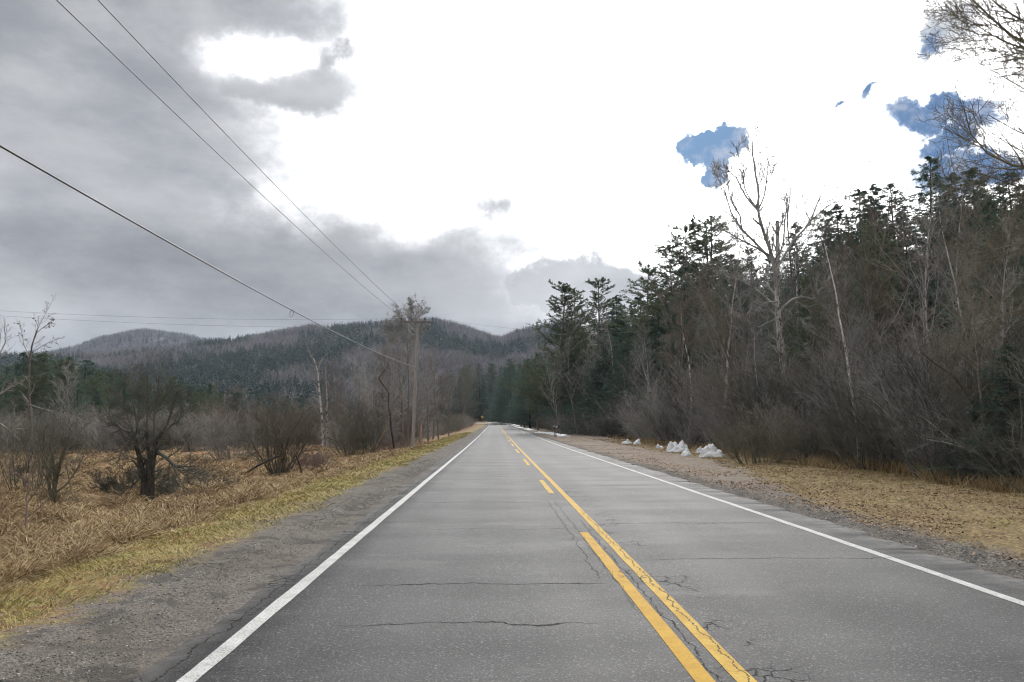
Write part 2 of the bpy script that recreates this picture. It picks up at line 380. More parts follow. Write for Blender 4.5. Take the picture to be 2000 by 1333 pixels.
g = link('ground', grid_mesh('ground', xs, ys, M_GROUND, ground_h)); tag(g, kind='structure')
xs2 = axis([(-3000, -1400, 60), (-1400, 1400, 12), (1400, 3000, 60)]); ys2 = axis([(430, 1400, 11), (1400, 2400, 25), (2400, 3600, 100)])
g = link('hills', grid_mesh('hills', xs2, ys2, M_GROUND, H)); tag(g, kind='structure')

# ------------------------------------------------------------------ road
def road_frame(s):
    """arc position s -> centre point and left normal"""
    s = np.asarray(s, float); y0 = 278.0; Rr = 75.0
    th = np.clip((s-y0)/Rr, 0, 1.35); ext = np.clip(s-y0-1.35*Rr, 0, None)
    x = CX-Rr*(1-np.cos(th))-ext*np.sin(1.35); y = np.minimum(s, y0)+Rr*np.sin(th)+ext*np.cos(1.35)
    nx, ny = -np.cos(th), -np.sin(th)
    return x, y, nx, ny
def zsurf(x, y):
    return zroad(y)+0.012*(fbm(x*0.25, y*0.5, 77, 3)-0.5)*smooth((y-2)/8)
def strip(name, s_arr, off_l, off_r, z, mat, cols=2, skirt=0.0):
    """offsets are metres LEFT of the centre line (negative is right)"""
    x, y, nx, ny = road_frame(s_arr); n = len(s_arr)
    ol = np.broadcast_to(off_l, (n,)); orr = np.broadcast_to(off_r, (n,))
    t = np.linspace(0, 1, cols)[None, :]; o = ol[:, None]*(1-t)+orr[:, None]*t
    Xs = x[:, None]+nx[:, None]*o; Ys = y[:, None]+ny[:, None]*o; Zs = zsurf(Xs, Ys)+z
    if skirt:
        Xs = np.concatenate([Xs[:, :1], Xs, Xs[:, -1:]], 1); Ys = np.concatenate([Ys[:, :1], Ys, Ys[:, -1:]], 1)
        Zs = np.concatenate([Zs[:, :1]-skirt, Zs, Zs[:, -1:]-skirt], 1); cols += 2
    V = np.stack([Xs, Ys, Zs], -1).reshape(-1, 3)
    i, j = np.meshgrid(np.arange(cols-1), np.arange(n-1)); a = (j*cols+i).ravel()
    return V, np.stack([a, a+cols, a+1+cols, a+1], -1)
def crack_mask(T, p):
    x, y, z = T.xyz(p)
    n = T.sub(T.noise(T.scalev(p, (1, 1, 0)), 1.3, 6, 0.62), 0.5); n2 = T.sub(T.noise(T.scalev(p, (1, 1, 0)), 3.1, 6, 0.7), 0.5)
    yy = T.add(y, T.add(T.mul(n, 0.55), T.mul(n2, 0.05))); xx = T.add(x, T.add(T.mul(n, 0.20), T.mul(n2, 0.22)))
    out = None
    wv = T.ss(T.noise(p, 2.2, 3), 0.3, 0.75, 0.5, 1.7)
    def line(v, c0, w): return T.ss(T.m('ABSOLUTE', T.sub(v, c0)), w, w*0.35)
    def box(v, a, b, s=0.25): return T.mul(T.ss(v, a, a+s), T.ss(v, b, b-s))
    for (c0, w, xa, xb) in ((6.2, 0.015, -1.4, 0.95), (7.68, 0.017, -1.5, 1.3), (11.6, 0.016, -1.2, 1.5), (9.0, 0.014, 1.6, 5.0), (12.2, 0.014, 1.6, 4.9),
                            (15.5, 0.02, -1.9, 1.2), (19.5, 0.02, 1.6, 5.0), (23.0, 0.03, -1.9, 1.3), (27.0, 0.03, 1.2, 5.0), (31.0, 0.04, -1.9, 1.3), (38.0, 0.05, -1.9, 4.8), (46, 0.06, -1.9, 4.8)):
        g_ = T.mul(line(yy, c0, w), box(x, xa, xb, 0.5)); out = g_ if out is None else T.mx(out, g_)
    for (c0, w, ya, yb) in ((1.42, 0.007, 3.0, 13.0), (1.24, 0.005, 6.2, 16.0), (1.60, 0.009, 3.0, 14.5), (1.10, 0.006, 7.5, 16), (-2.12, 0.009, 2.0, 22.0)):
        out = T.mx(out, T.mul(line(xx, c0, w), box(y, ya, yb, 1.0)))
    wp = T.node('ShaderNodeVectorMath', {'operation': 'ADD'}); T.set(wp.inputs[0], T.scalev(p, (1, 1, 0))); T.set(wp.inputs[1], T.scalev(T.noise(p, 4.0, 4, 0.6, out=1), (0.22, 0.22, 0)))
    dv = T.vor(wp.outputs[0], 5.0, 'DISTANCE_TO_EDGE')
    al = T.mul(T.ss(dv, 0.035, 0.008), T.mul(T.ss(T.m('ABSOLUTE', T.sub(xx, 1.62)), 0.5, 0.2), T.ss(T.noise(p, 1.1, 2), 0.50, 0.58)))
    al2 = T.mul(T.ss(dv, 0.045, 0.008), T.mul(T.ss(xx, -1.90, -2.1), T.ss(T.noise(p, 1.7, 2), 0.52, 0.60)))
    out = T.mx(out, T.mx(T.mul(al, T.ss(y, 24.0, 15.0)), al2))
    return out, x, y
def asphalt():
    m, T = new_mat('worn_asphalt'); p = T.node('ShaderNodeNewGeometry').outputs['Position']
    ck, x, y = crack_mask(T, p)
    a = T.xyz(T.vor(p, 84.0, out=1)); fine = T.noise(p, 130, 3, 0.75); med = T.noise(T.scalev(p, (1, 0.45, 1)), 0.8, 5, 0.6); g2 = T.noise(p, 58, 4, 0.85)
    c = T.mix(T.ss(a[0], 0.1, 1.0, kind='LINEAR'), (0.009, 0.009, 0.010), (0.060, 0.060, 0.061))
    c = T.mix(T.ss(g2, 0.53, 0.63), c, (0.100, 0.099, 0.096)); c = T.mix(T.ss(g2, 0.49, 0.42), c, (0.004, 0.004, 0.005))
    c = T.mix(T.ss(a[1], 0.93, 0.97), c, (0.16, 0.157, 0.15)); c = T.mix(T.ss(fine, 0.40, 0.56, 0.7, 0.0), c, (0.012, 0.012, 0.013))
    w = T.ss(med, 0.3, 0.7, 0.82, 1.18)
    c = T.mix(1.0, c, T.node('ShaderNodeCombineXYZ', None, X=w, Y=w, Z=w).outputs[0], 'MULTIPLY')
    # wheel tracks polished lighter
    tr = T.mx(T.ss(T.m('ABSOLUTE', T.sub(x, -0.75)), 0.5, 0.05), T.mx(T.ss(T.m('ABSOLUTE', T.sub(x, 0.65)), 0.4, 0.05), T.mx(T.ss(T.m('ABSOLUTE', T.sub(x, 2.5)), 0.5, 0.05), T.ss(T.m('ABSOLUTE', T.sub(x, 4.0)), 0.5, 0.05))))
    c = T.mix(T.mul(tr, 0.12), c, (0.12, 0.12, 0.118))
    blot = T.noise(T.scalev(p, (1, 0.6, 1)), 2.2, 6, 0.7); c = T.mix(T.ss(blot, 0.56, 0.66, 0, 0.35), c, (0.035, 0.035, 0.036)); c = T.mix(T.ss(T.noise(T.scalev(p, (0.8, 1.4, 1)), 0.55, 6, 0.65), 0.56, 0.64, 0, 0.22), c, (0.115, 0.115, 0.11))
    c = T.mix(T.mul(T.ss(x, -2.02, -2.3), T.ss(T.noise(p, 5.0, 5, 0.7), 0.35, 0.6, 0.3, 0.9)), c, (0.15, 0.14, 0.125)); c = T.mix(T.mul(T.ss(x, 4.95, 5.35), T.ss(T.noise(p, 5.0, 5, 0.7), 0.4, 0.6, 0.1, 0.7)), c, (0.13, 0.125, 0.115))
    # pale scuffed halo along the cracks, then the crack itself
    c = T.mix(T.mul(ck, 0.93), c, (0.012, 0.012, 0.012))
    wave = T.noise(T.scalev(p, (0.34, 1.0, 1)), 0.85, 5, 0.6)
    rgh = T.add(T.ss(wave, 0.38, 0.62, 0.63, 0.68), T.mul(ck, 0.3))
    bmp = T.add(T.mul(fine, 0.3), T.add(T.mul(a[0], 0.35), T.mul(ck, -2.5)))
    b1 = T.node('ShaderNodeBump', None, Height=T.mul(wave, T.ss(y, 10.0, 60.0, 0.08, 1.0)), Strength=0.06, Distance=0.2)
    b2 = T.node('ShaderNodeBump', None, Height=bmp, Strength=0.7, Distance=0.006, Normal=b1.outputs[0])
    b = T.node('ShaderNodeBsdfPrincipled', None, Base_Color=c, Roughness=rgh, Normal=b2.outputs[0]); b.inputs['Specular IOR Level'].default_value = 0.20
    T.node('ShaderNodeOutputMaterial', None, Surface=b.outputs[0]); return m
def paint(name, c1, c2, worn=0.0):
    m, T = new_mat(name); p = T.node('ShaderNodeNewGeometry').outputs['Position']
    ck, x, y = crack_mask(T, p)
    a = T.xyz(T.vor(p, 95.0, out=1)); n = T.noise(p, 3.0, 6, 0.75); n2 = T.noise(p, 60, 4, 0.7)
    c = T.mix(T.ss(n, 0.35, 0.65), c1, c2)
    c = T.mix(T.ss(n2, 0.50-worn, 0.40-worn, 0.0, 0.55), c, (0.09, 0.088, 0.085))
    c = T.mix(T.mul(T.ss(n, 0.60, 0.68), T.ss(a[0], 0.6, 0.8, 0, 0.7)), c, (0.10, 0.10, 0.095))
    c = T.mix(T.mul(ck, 0.9), c, (0.015, 0.015, 0.014))
    bmp = T.add(T.mul(a[1], 0.4), T.mul(ck, -2.0))
    finish(T, c, 0.75, bmp, 0.5, 0.004, 0.18); return m
M_ASPH = asphalt(); M_WHITE = paint('white_road_paint', (0.36, 0.36, 0.345), (0.50, 0.50, 0.48)); M_YEL = paint('yellow_road_paint', (0.37, 0.205, 0.008), (0.46, 0.275, 0.018), 0.03)
M_YEL2 = paint('old_yellow_road_paint', (0.38, 0.225, 0.022), (0.47, 0.315, 0.055), 0.05)
s_road = axis([(-30, 2, 2), (2, 22, 0.07), (22, 60, 0.4), (60, 120, 2), (120, 430, 4)])
el_ = CX+2.24+(fbm(s_road*1.4, s_road*0+3, 41, 2)-0.5)*0.16+(fbm(s_road*5, s_road*0, 42, 2)-0.5)*0.06
er_ = -(5.45-CX)-(fbm(s_road*1.6, s_road*0+9, 43, 4)-0.5)*0.34-(fbm(s_road*10, s_road*0, 44, 2)-0.5)*0.09
o = link('road', mesh_from('road', [strip('r', s_road, el_, er_, 0.0, None, 12, 0.10)], M_ASPH, smooth_shade=False)); tag(o, kind='structure')
s_m = axis([(-6, 60, 0.5), (60, 430, 3)])
def jit(s, a, seed): return (fbm(s*3.0, s*0+seed, seed, 3)-0.5)*a
o = link('edge_line', mesh_from('edge_line', [strip('e', s_m, CX-LX+0.065+jit(s_m, .02, 1), CX-LX-0.065+jit(s_m, .02, 2), 0.004, None)], M_WHITE)); tag(o, kind='structure')
o = link('edge_line', mesh_from('edge_line', [strip('e', s_m, CX-RX+0.06+jit(s_m, .02, 3), CX-RX-0.06+jit(s_m, .02, 4), 0.004, None)], M_WHITE)); tag(o, kind='structure')
o = link('centre_line', mesh_from('centre_line', [strip('c', s_m, -0.075+jit(s_m, .015, 5), -0.20+jit(s_m, .015, 6), 0.004, None)], M_YEL2)); tag(o, kind='structure')
dash = [(-6, 11.2), (17.4, 21.5), (29.0, 34.2), (41.0, 47), (53, 59), (65, 71), (77, 83), (89, 95), (101, 107), (113, 119), (125, 131), (137, 143), (150, 156), (170, 176), (190, 196)]
for i, (a, b) in enumerate(dash):
    s_d = np.linspace(a, b, max(8, int((b-a)*2)))
    o = link('dash_line', mesh_from('dash_line', [strip('d', s_d, 0.185+jit(s_d, .015, 7), 0.06+jit(s_d, .015, 8), 0.004, None)], M_YEL if i == 0 else M_YEL2)); tag(o, kind='structure')

# ------------------------------------------------------------------ templates of trees and shrubs
def C3(*a): return np.array(a, float)[None, :]
def hardwood(seed, h=12.0, r=0.13, spread=0.5, nb=20, t0=0.25, lean=0.03, fine=1.0, mt=M_BARK, mc=M_TWIG, up=0.10, forks=0):
    rng = np.random.default_rng(seed)
    P, Rd = grow(rng, C3(0, 0, -0.25), C3(rng.normal(0, lean), rng.normal(0, lean), 1), np.array([h]), np.array([r]), 14, 0.05, 0.04, 0.12)
    L = np.array([h]); trunk = [tube(P, Rd, 7)]
    if forks:
        Pf, Rf, Lf = kids(rng, P, Rd, L, forks, 0.3, 0.6, 0.25, 0.5, 0.62, 0.8, 9, 0.06, 0.10, 0.15, 0.2)
        trunk.append(tube(Pf, Rf, 6)); P1b = kids(rng, Pf, Rf, Lf, 9, 0.25, 0.98, 0.5, 0.95, 0.42, 0.6, 7, 0.09, up, 0.3)
    P1, R1, L1 = kids(rng, P, Rd, L, nb, t0, 0.99, 0.5, 1.05, spread*0.75, 0.55, 7, 0.09, up, 0.25, 0.72)
    if forks: P1, R1, L1 = [np.concatenate([a, b]) for a, b in zip((P1, R1, L1), P1b)]
    P2, R2, L2 = kids(rng, P1, R1, L1, 7, 0.2, 0.97, 0.4, 0.95, 0.55, 0.6, 5, 0.11, up*0.8, 0.35, 0.5, 0.006)
    P3, R3, L3 = kids(rng, P2, R2, L2, int(6*fine), 0.15, 0.97, 0.35, 0.9, 0.55, 0.7, 4, 0.13, up*0.6, 0.5, 0.5, 0.005)
    P4, R4, L4 = kids(rng, P3, R3, L3, 3, 0.2, 0.95, 0.35, 0.9, 0.6, 0.8, 3, 0.12, up*0.4, 0.6, 0.4, 0.0045)
    crown = [tube(P1, R1, 4), tube(P2, R2, 3), tube(P3, R3, 3), tube(P4, R4, 3)]
    return mesh_from('trunk', trunk, mt, smooth_shade=True), mesh_from('crown', crown, mc)
def blades(rng, P, D, ln, wd, droop=0.0):
    """flat pointed blades: P (N,3) bases, D (N,3) directions"""
    N = len(P); s = norm(np.cross(D, rng.normal(0, 1, (N, 3))))*wd[:, None]*0.5
    mid = P+D*ln[:, None]*0.5; tipp = P+D*ln[:, None]-np.array([0, 0, 1.0])*droop*ln[:, None]
    V = np.stack([P, mid+s, tipp, mid-s], 1).reshape(-1, 3); a = np.arange(N)*4
    return V, np.stack([a, a+1, a+2, a+3], -1)
def pine(seed, h=22.0, kind='pine', dens=1.0):
    rng = np.random.default_rng(seed)
    P, Rd = grow(rng, C3(0, 0, -0.3), C3(rng.normal(0, .015), rng.normal(0, .015), 1), np.array([h]), np.array([h*0.012]), 16, 0.012, 0.05, 0.1)
    if kind == 'pine': nb, a0, a1, lr, t0, sh, up = 150, 1.0, 1.45, 0.30, 0.16, 0.80, 0.05
    elif kind == 'spruce': nb, a0, a1, lr, t0, sh, up = 230, 1.2, 1.6, 0.26, 0.04, 0.94, 0.0
    else: nb, a0, a1, lr, t0, sh, up = 230, 1.15, 1.55, 0.33, 0.04, 0.92, -0.03
    P1, R1, L1 = kids(rng, P, Rd, np.array([h]), nb, t0, 0.999, a0, a1, lr, 0.30, 6, 0.05, up, 0.2, sh)
    wn_ = 5                                                              # boughs gather in whorls with air between
    gap = 0.35 if kind == 'pine' else 0.05
    zc_ = P1[:, 0, 2].reshape(-1)[:(nb//wn_)*wn_]; P1, R1, L1 = P1[:len(zc_)], R1[:len(zc_)], L1[:len(zc_)]
    zt = zc_.reshape(-1, wn_).mean(1, keepdims=True).repeat(wn_, 1).ravel(); P1[:, :, 2] += ((zt-zc_)*gap)[:, None]
    wl = np.repeat(rng.uniform(0.7, 1.15, len(zc_)//wn_), wn_)*rng.uniform(0.7, 1.2, len(zc_)) if kind == 'pine' else rng.uniform(0.65, 1.2, len(zc_))
    P1 = P1[:, :1]+(P1-P1[:, :1])*wl[:, None, None]; L1 = L1*wl
    if kind == 'pine': keep = rng.uniform(0, 1, len(P1)) < 0.85; P1, R1, L1 = P1[keep], R1[keep], L1[keep]
    P2, R2, L2 = kids(rng, P1, R1, L1, int((13 if kind == 'pine' else 12)*dens), 0.12, 0.99, 0.5, 1.0, 0.36, 0.5, 3, 0.08, 0.03 if kind == 'pine' else -0.05, 0.4, 0.55, 0.006, 0.85)
    par = np.repeat(L1, int((13 if kind == 'pine' else 12)*dens)); kp = rng.uniform(0, 1, len(par)) < np.clip(par/L1.max()*1.9+0.12, 0, 1); P2, R2, L2 = P2[kp], R2[kp], L2[kp]
    nn = int((16 if kind == 'pine' else 17)*dens)
    idx = np.repeat(np.arange(len(P2)), nn); t = rng.uniform(0, 1, len(idx)); s = t*2; i = np.minimum(np.floor(s).astype(int), 1); f = (s-i)[:, None]
    b = P2[idx, i]*(1-f)+P2[idx, i+1]*f; d = norm(P2[idx, 2]-P2[idx, 0])
    # leader and branch tips carry needles too
    it = rng.choice(len(P1), 5000, p=L1/L1.sum()); tt = rng.uniform(0.4, 5, 5000); i1 = np.minimum(np.floor(tt).astype(int), 4); f1 = (tt-i1)[:, None]
    b = np.concatenate([b, P1[it, i1]*(1-f1)+P1[it, i1+1]*f1]); d = np.concatenate([d, norm(P1[it, 5]-P1[it, 2])])
    tl = rng.uniform(0.97, 1.0, 500); b = np.concatenate([b, P[0][-1][None]*tl[:, None]+P[0][0][None]*(1-tl[:, None])]); dd = rng.normal(0, 1, (500, 3)); d = np.concatenate([d, norm(dd*np.array([1, 1, 0.3])+np.array([0, 0, .6]))])
    D_ = norm(d+rng.normal(0, 0.5, (len(b), 3))*np.array([1, 1, 0.55])+np.array([0, 0, 0.30 if kind == 'pine' else -0.10]))
    ln = rng.uniform(0.16, 0.38, len(b))*(h/20.0)**0.5; wd = ln*rng.uniform(0.15, 0.28, len(b))
    ln[-500:] *= 0.5
    bv = blades(rng, b, D_, ln, wd); tint = np.repeat(rng.uniform(0, 1, len(b)), 4)
    wood = [tube(P1, R1, 3), tube(P2, R2, 3)]
    fm = mesh_from('foliage', [bv], M_PINE if kind == 'pine' else M_HEML, tint)
    return mesh_from('trunk', [tube(P, Rd, 7)], M_BARK if kind == 'pine' else M_DARK, smooth_shade=True), mesh_from('branches', wood, M_TWIGD), fm
def shrub_mesh(seed, h=3.0, stems=16, spread=0.7, r=0.025, fine=1.0, mat=M_TWIG, base=0.35, up=0.05, wan=0.13, n1=7, n2=6, n3=4):
    rng = np.random.default_rng(seed); n = stems
    a = rng.uniform(0, 2*math.pi, n); q = rng.uniform(0, 1, n)**0.5
    P0 = np.stack([np.cos(a)*q*base, np.sin(a)*q*base, np.full(n, -0.1)], -1)
    D0 = np.stack([np.cos(a)*q*spread, np.sin(a)*q*spread, np.ones(n)], -1)
    L = h*rng.uniform(0.55, 1.05, n)
    P, Rd = grow(rng, P0, D0, L, r*rng.uniform(0.4, 1.4, n), 7, wan, up, 0.25)
    P1, R1, L1 = kids(rng, P, Rd, L, n1, 0.15, 0.98, 0.35, 0.9, 0.48, 0.55, 5, 0.12, up, 0.35, 0.5, 0.005)
    P2, R2, L2 = kids(rng, P1, R1, L1, int(n2*fine), 0.15, 0.98, 0.35, 0.9, 0.5, 0.65, 4, 0.13, up, 0.5, 0.4, 0.004)
    P3, R3, L3 = kids(rng, P2, R2, L2, int(n3*fine), 0.2, 0.98, 0.3, 0.9, 0.55, 0.8, 3, 0.12, up, 0.6, 0.3, 0.0035)
    return mesh_from('shrub', [tube(P, Rd, 4), tube(P1, R1, 3), tube(P2, R2, 3), tube(P3, R3, 3)], mat)

HW = [hardwood(11, 13, 0.12, 0.40, 22), hardwood(12, 12, 0.10, 0.50, 20, forks=2), hardwood(13, 14, 0.12, 0.36, 24, 0.35),
      hardwood(14, 11, 0.10, 0.55, 18, 0.2, 0.12, forks=3, mc=M_TWIGB), hardwood(15, 13, 0.11, 0.42, 22, 0.2, 0.10, mc=M_TWIGB), hardwood(16, 12, 0.09, 0.45, 20, 0.3, 0.05, mt=M_BIRCH),
      hardwood(17, 12, 0.10, 0.48, 22, 0.2, 0.06, forks=2, mc=M_TWIGR)]
HWH = [13, 12, 14, 11, 13, 12, 12]
CO = [pine(21, 22, 'pine'), pine(22, 22, 'pine'), pine(23, 20, 'spruce'), pine(24, 20, 'hemlock'), pine(25, 18, 'hemlock'), pine(26, 22, 'pine', 0.9)]
COH = [22, 22, 20, 20, 18, 22]
SH = [shrub_mesh(31, 5.0, 18, 0.55, 0.035, 1.0, M_TWIG, 0.6), shrub_mesh(32, 4.5, 22, 0.8, 0.03, 1.0, M_TWIGB, 0.8), shrub_mesh(33, 5.5, 14, 0.5, 0.04, 1.0, M_TWIG, 0.5),
      shrub_mesh(34, 3.0, 26, 0.8, 0.02, 1.0, M_TWIG, 0.7), shrub_mesh(35, 3.0, 26, 0.7, 0.018, 1.0, M_TWIGB, 0.7), shrub_mesh(36, 2.6, 26, 0.9, 0.015, 1.0, M_TWIGR, 0.8)]
M_TWIGP = bark('pale_twigs', (0.20, 0.19, 0.175), (0.38, 0.36, 0.335), (0.5, 0.5, 0.5))
SH += [shrub_mesh(37, 6.0, 7, 0.75, 0.045, 1.0, M_TWIGP, 0.5, 0.02, 0.16, 6, 4, 3), shrub_mesh(38, 4.0, 24, 0.8, 0.03, 1.0, M_TWIGD, 0.8, wan=0.17), shrub_mesh(39, 6.0, 6, 1.1, 0.05, 1.0, M_TWIG, 0.4, -0.03, 0.18, 6, 4, 3)]
SHH = [5.0, 4.5, 5.5, 3.0, 3.0, 2.6, 6.0, 4.0, 6.0]

def place_hw(k, x, y, hgt, label, group, rng, name='bare_tree', cat='tree'):
    t, c = HW[k]; s = hgt/HWH[k]
    o = empty(name, (x, y, float(H(x, y))), rng.uniform(0, 6.28)); w = s*rng.uniform(0.9, 1.15); o.scale = (w, w, s)
    link('trunk', t, o); link('crown', c, o); return tag(o, label, cat, group)
def place_co(k, x, y, hgt, label, group, rng, name='conifer', cat='tree', wide=1.0):
    t, b, f = CO[k]; s = hgt/COH[k]; o = empty(name, (x, y, float(H(x, y))), rng.uniform(0, 6.28)); w = s*wide*rng.uniform(0.95, 1.2); o.scale = (w, w, s)
    link('trunk', t, o); link('branches', b, o); link('foliage', f, o); return tag(o, label, cat, group)
def place_sh(k, x, y, hgt, label, group, rng, name='shrub', cat='shrub', wide=1.0):
    s = hgt/SHH[k]; o = link(name, SH[k], None, (x, y, float(H(x, y))-0.05), (0, 0, rng.uniform(0, 6.28))); w = s*wide; o.scale = (w, w, s)
    return tag(o, label, cat, group)

# ------------------------------------------------------------------ woods: right hillside, left wood, end of the road
SIL_R = np.array([(1030, 700), (1045, 650), (1058, 605), (1090, 560), (1112, 590), (1130, 562), (1160, 548), (1188, 585), (1235, 575), (1250, 540), (1300, 495), (1330, 455),
                  (1370, 435), (1410, 420), (1450, 440), (1500, 450), (1560, 430), (1620, 415), (1660, 395), (1700, 378), (1770, 352), (1800, 318), (1830, 350), (1900, 335), (2000, 328), (2500, 300)], float)
SIL_L = np.array([(-400, 690), (0, 688), (60, 682), (110, 688), (150, 694), (200, 712), (300, 728), (400, 742), (500, 765), (560, 770), (700, 775), (830, 750), (890, 715), (920, 700), (950, 705), (1000, 690), (1045, 680), (1100, 640), (1300, 560)], float)
def pxof(x, y, z=3.0):
    v = MR.T @ np.array([x, y, z-CAMZ]); return 1000+F*v[0]/-v[2], 666.5-F*v[1]/-v[2]
def topz(px, ysil, x, y):
    """height a treetop at (x, y) needs to reach image row ysil"""
    d = ray(px, ysil); return CAMZ+d[2]*y/d[1]
rng = np.random.default_rng(5)
def allowed(x, y, sil):
    px, _ = pxof(x, y, 8.0); return topz(px, np.interp(px, sil[:, 0], sil[:, 1]), x, y)-float(H(x, y)), px

# tall conifers seen against the sky, one by one: px, py of the top, depth, template, look
tall = [(1090, 556, 112, 0, 'broad dark pine, first tall conifer right of the road'), (1162, 545, 122, 1, 'tall open pine with see-through tiers beside the broad pine'),
        (1128, 562, 130, 5, 'slim pine between the two tall roadside pines'), (1300, 482, 92, 1, 'ragged pine low on the left shoulder of the hillside'),
        (1345, 436, 88, 0, 'pine with drooping tiers left of the broken-topped tree'), (1388, 416, 90, 5, 'twin-looking pine just left of the broken-topped tree'),
        (1368, 432, 97, 1, 'narrow pine squeezed between two hillside pines'), (1258, 522, 104, 0, 'small pine leading the hillside skyline'),
        (1672, 366, 66, 2, 'pointed spruce on the skyline right of the broken-topped tree'), (1713, 356, 64, 2, 'slender pointed spruce, second on the right skyline'),
        (1745, 358, 64, 3, 'short feathery hemlock beside the snow-dusted conifer'), (1803, 306, 60, 3, 'broad hemlock topping the skyline at the right'),
        (1868, 335, 56, 2, 'spruce right of the broad skyline hemlock'), (1905, 322, 54, 3, 'pointed hemlock below the blue patch of sky'),
        (1600, 410, 70, 3, 'dark conifer behind the broken-topped tree'), (1560, 432, 74, 2, 'spruce glimpsed through bare branches of broken-topped tree'),
        (1640, 398, 70, 4, 'bushy hemlock on the skyline before the slender spruces'), (1975, 330, 50, 4, 'hemlock at the far right of the skyline'),
        (1210, 575, 118, 2, 'low conifer between tall roadside pines and hillside')]
for (px, py, Y_, k, lab) in tall:
    p = at(px, py, Y_); x = p[0]; hg = p[2]-float(H(x, Y_)); o = place_co(k, x, Y_, hg, lab, 'conifers on the right hillside', rng, wide=1.4)
n_co = n_hw = 0
HWL = ['straight grey', 'fork-trunked grey', 'tall narrow grey', 'wide brown-twigged', 'brown-twigged', 'pale-barked', 'reddish-twigged']; COL_ = ['pine', 'pine', 'spruce', 'hemlock', 'dense hemlock', 'pine']
def zone_r(px): return 'between the tall roadside pines and hillside shoulder' if px < 1280 else 'on the slope below the broken-topped tree' if px < 1620 else 'on the slope toward the right edge'
def zone_l(px): return 'beyond the field behind the old dark tree' if px < 430 else 'beyond the field behind the pale dead pair' if px < 720 else 'behind the utility pole and roadside brush'
taken = []
def free(x, y, d):
    for (a, b) in taken:
        if (a-x)**2+(b-y)**2 < d*d: return False
    taken.append((x, y)); return True
side = ['near the front of', 'in the middle of', 'high on']
for it in range(2600):
    y = 24+rng.uniform(0, 1)**0.9*260; x0 = 13.5 if y > 26 else 15
    x = x0+rng.uniform(0, 1)**1.3*(20+y*0.42)
    if x/y > 0.80 or x/y < 0.03: continue
    a, px = allowed(x, y, SIL_R)
    if a < 4: continue
    if not free(x, y, 2.6+y*0.012): continue
    dense = fbm(np.array(x/14.), np.array(y/14.), 55, 2) > (0.44 if px < 1750 else 0.5)
    if x < 18 and y < 95: dense = rng.uniform() < 0.08
    if dense and n_co < 112:
        h = min(a*rng.uniform(0.72, 0.97), rng.uniform(11, 21)); n_co += 1
        kc = [3, 4, 2, 3, 0, 4][rng.integers(6)]; place_co(kc, x, y, h, COL_[kc]+(' ' if h > 12 else ' of low height ')+zone_r(px), 'evergreens within the right hillside wood', rng, wide=1.35)
    elif n_hw < 128:
        h = min(a*(rng.uniform(0.62, 1.03) if px < 1400 else rng.uniform(0.8, 1.08)), rng.uniform(9, 17)); n_hw += 1
        kc = int(rng.integers(7)) if rng.uniform() < .85 else 5; place_hw(kc, x, y, h, HWL[kc]+' leafless tree '+zone_r(px), 'bare hardwoods in the right hillside wood', rng)
# thicket along the foot of the slope
n = 0
for it in range(900):
    y = 15+rng.uniform(0, 1)**1.4*110; x = 12.3+rng.uniform(0, 1)*4.5+0.02*y
    if y > 78: x -= (y-78)*0.09
    if x/y > 0.95 or not free(x+1000, y, 0.8+y*0.006): continue
    k = int([0, 7, 2, 7, 4, 3, 8, 7, 6, 0, 3][rng.integers(11)]); h = rng.uniform(3.2, 5.4) if x > 14 else rng.uniform(1.8, 3.8)
    place_sh(k, x, y, h, 'tangled leafless shrub in the thicket edging the right verge', 'shrubs of the right roadside thicket', rng, wide=1.1); n += 1
    if n > 150: break
# left wood behind the field
nl = nlh = 0
for it in range(26):
    y = 17+rng.uniform(0, 1)**1.3*85; x = 13.0+rng.uniform(0, 1)*3+0.02*y-max(0, y-78)*0.09
    place_hw([5, 0, 2, 5, 4][it % 5], x, y, rng.uniform(5, 9.5), 'slim sapling with a pale stem standing in the roadside thicket', 'slim saplings in the right thicket', rng, 'sapling', 'sapling')
for it in range(15):
    y = 19+rng.uniform(0, 1)*80; x = 13.0+rng.uniform(0, 1)*2.2+0.02*y-max(0, y-78)*0.09
    place_co([3, 4][it % 2], x, y, rng.uniform(1.6, 4.2), 'young green evergreen half hidden in the roadside thicket', 'young evergreens in the right thicket', rng, 'young_evergreen', 'tree', 1.5)
for it in range(4000):
    y = 90+rng.uniform(0, 1)**1.3*260; px = rng.uniform(-60, 940) if it % 3 else rng.uniform(-60, 460)
    x = (px-967)/1450*y
    if x > -9-(max(0, y-262)**2/150.0)-4*(y > 240): continue
    a, px = allowed(x, y, SIL_L)
    if a < 4 or not free(x, y, 3.0+y*0.008): continue
    ev = (fbm(np.array(x/40.), np.array(y/40.), 66, 2) > 0.48) or px < 420
    if ev and rng.uniform() < (0.75 if px < 450 else 0.3):
        kc = int([3, 4, 2, 0, 1][rng.integers(5)]); place_co(kc, x, y, min(a*rng.uniform(0.6, 1.0), 21), COL_[kc]+' standing '+zone_l(px), 'evergreens beyond the field', rng, wide=1.5)
    elif nlh < 118:
        kc = int(rng.integers(7)); place_hw(kc, x, y, min(a*rng.uniform(0.65, 1.05), 17), HWL[kc]+' leafless tree '+zone_l(px), 'bare trees beyond the field', rng)
        nlh += 1
    nl += 1
    if nl > 330: break
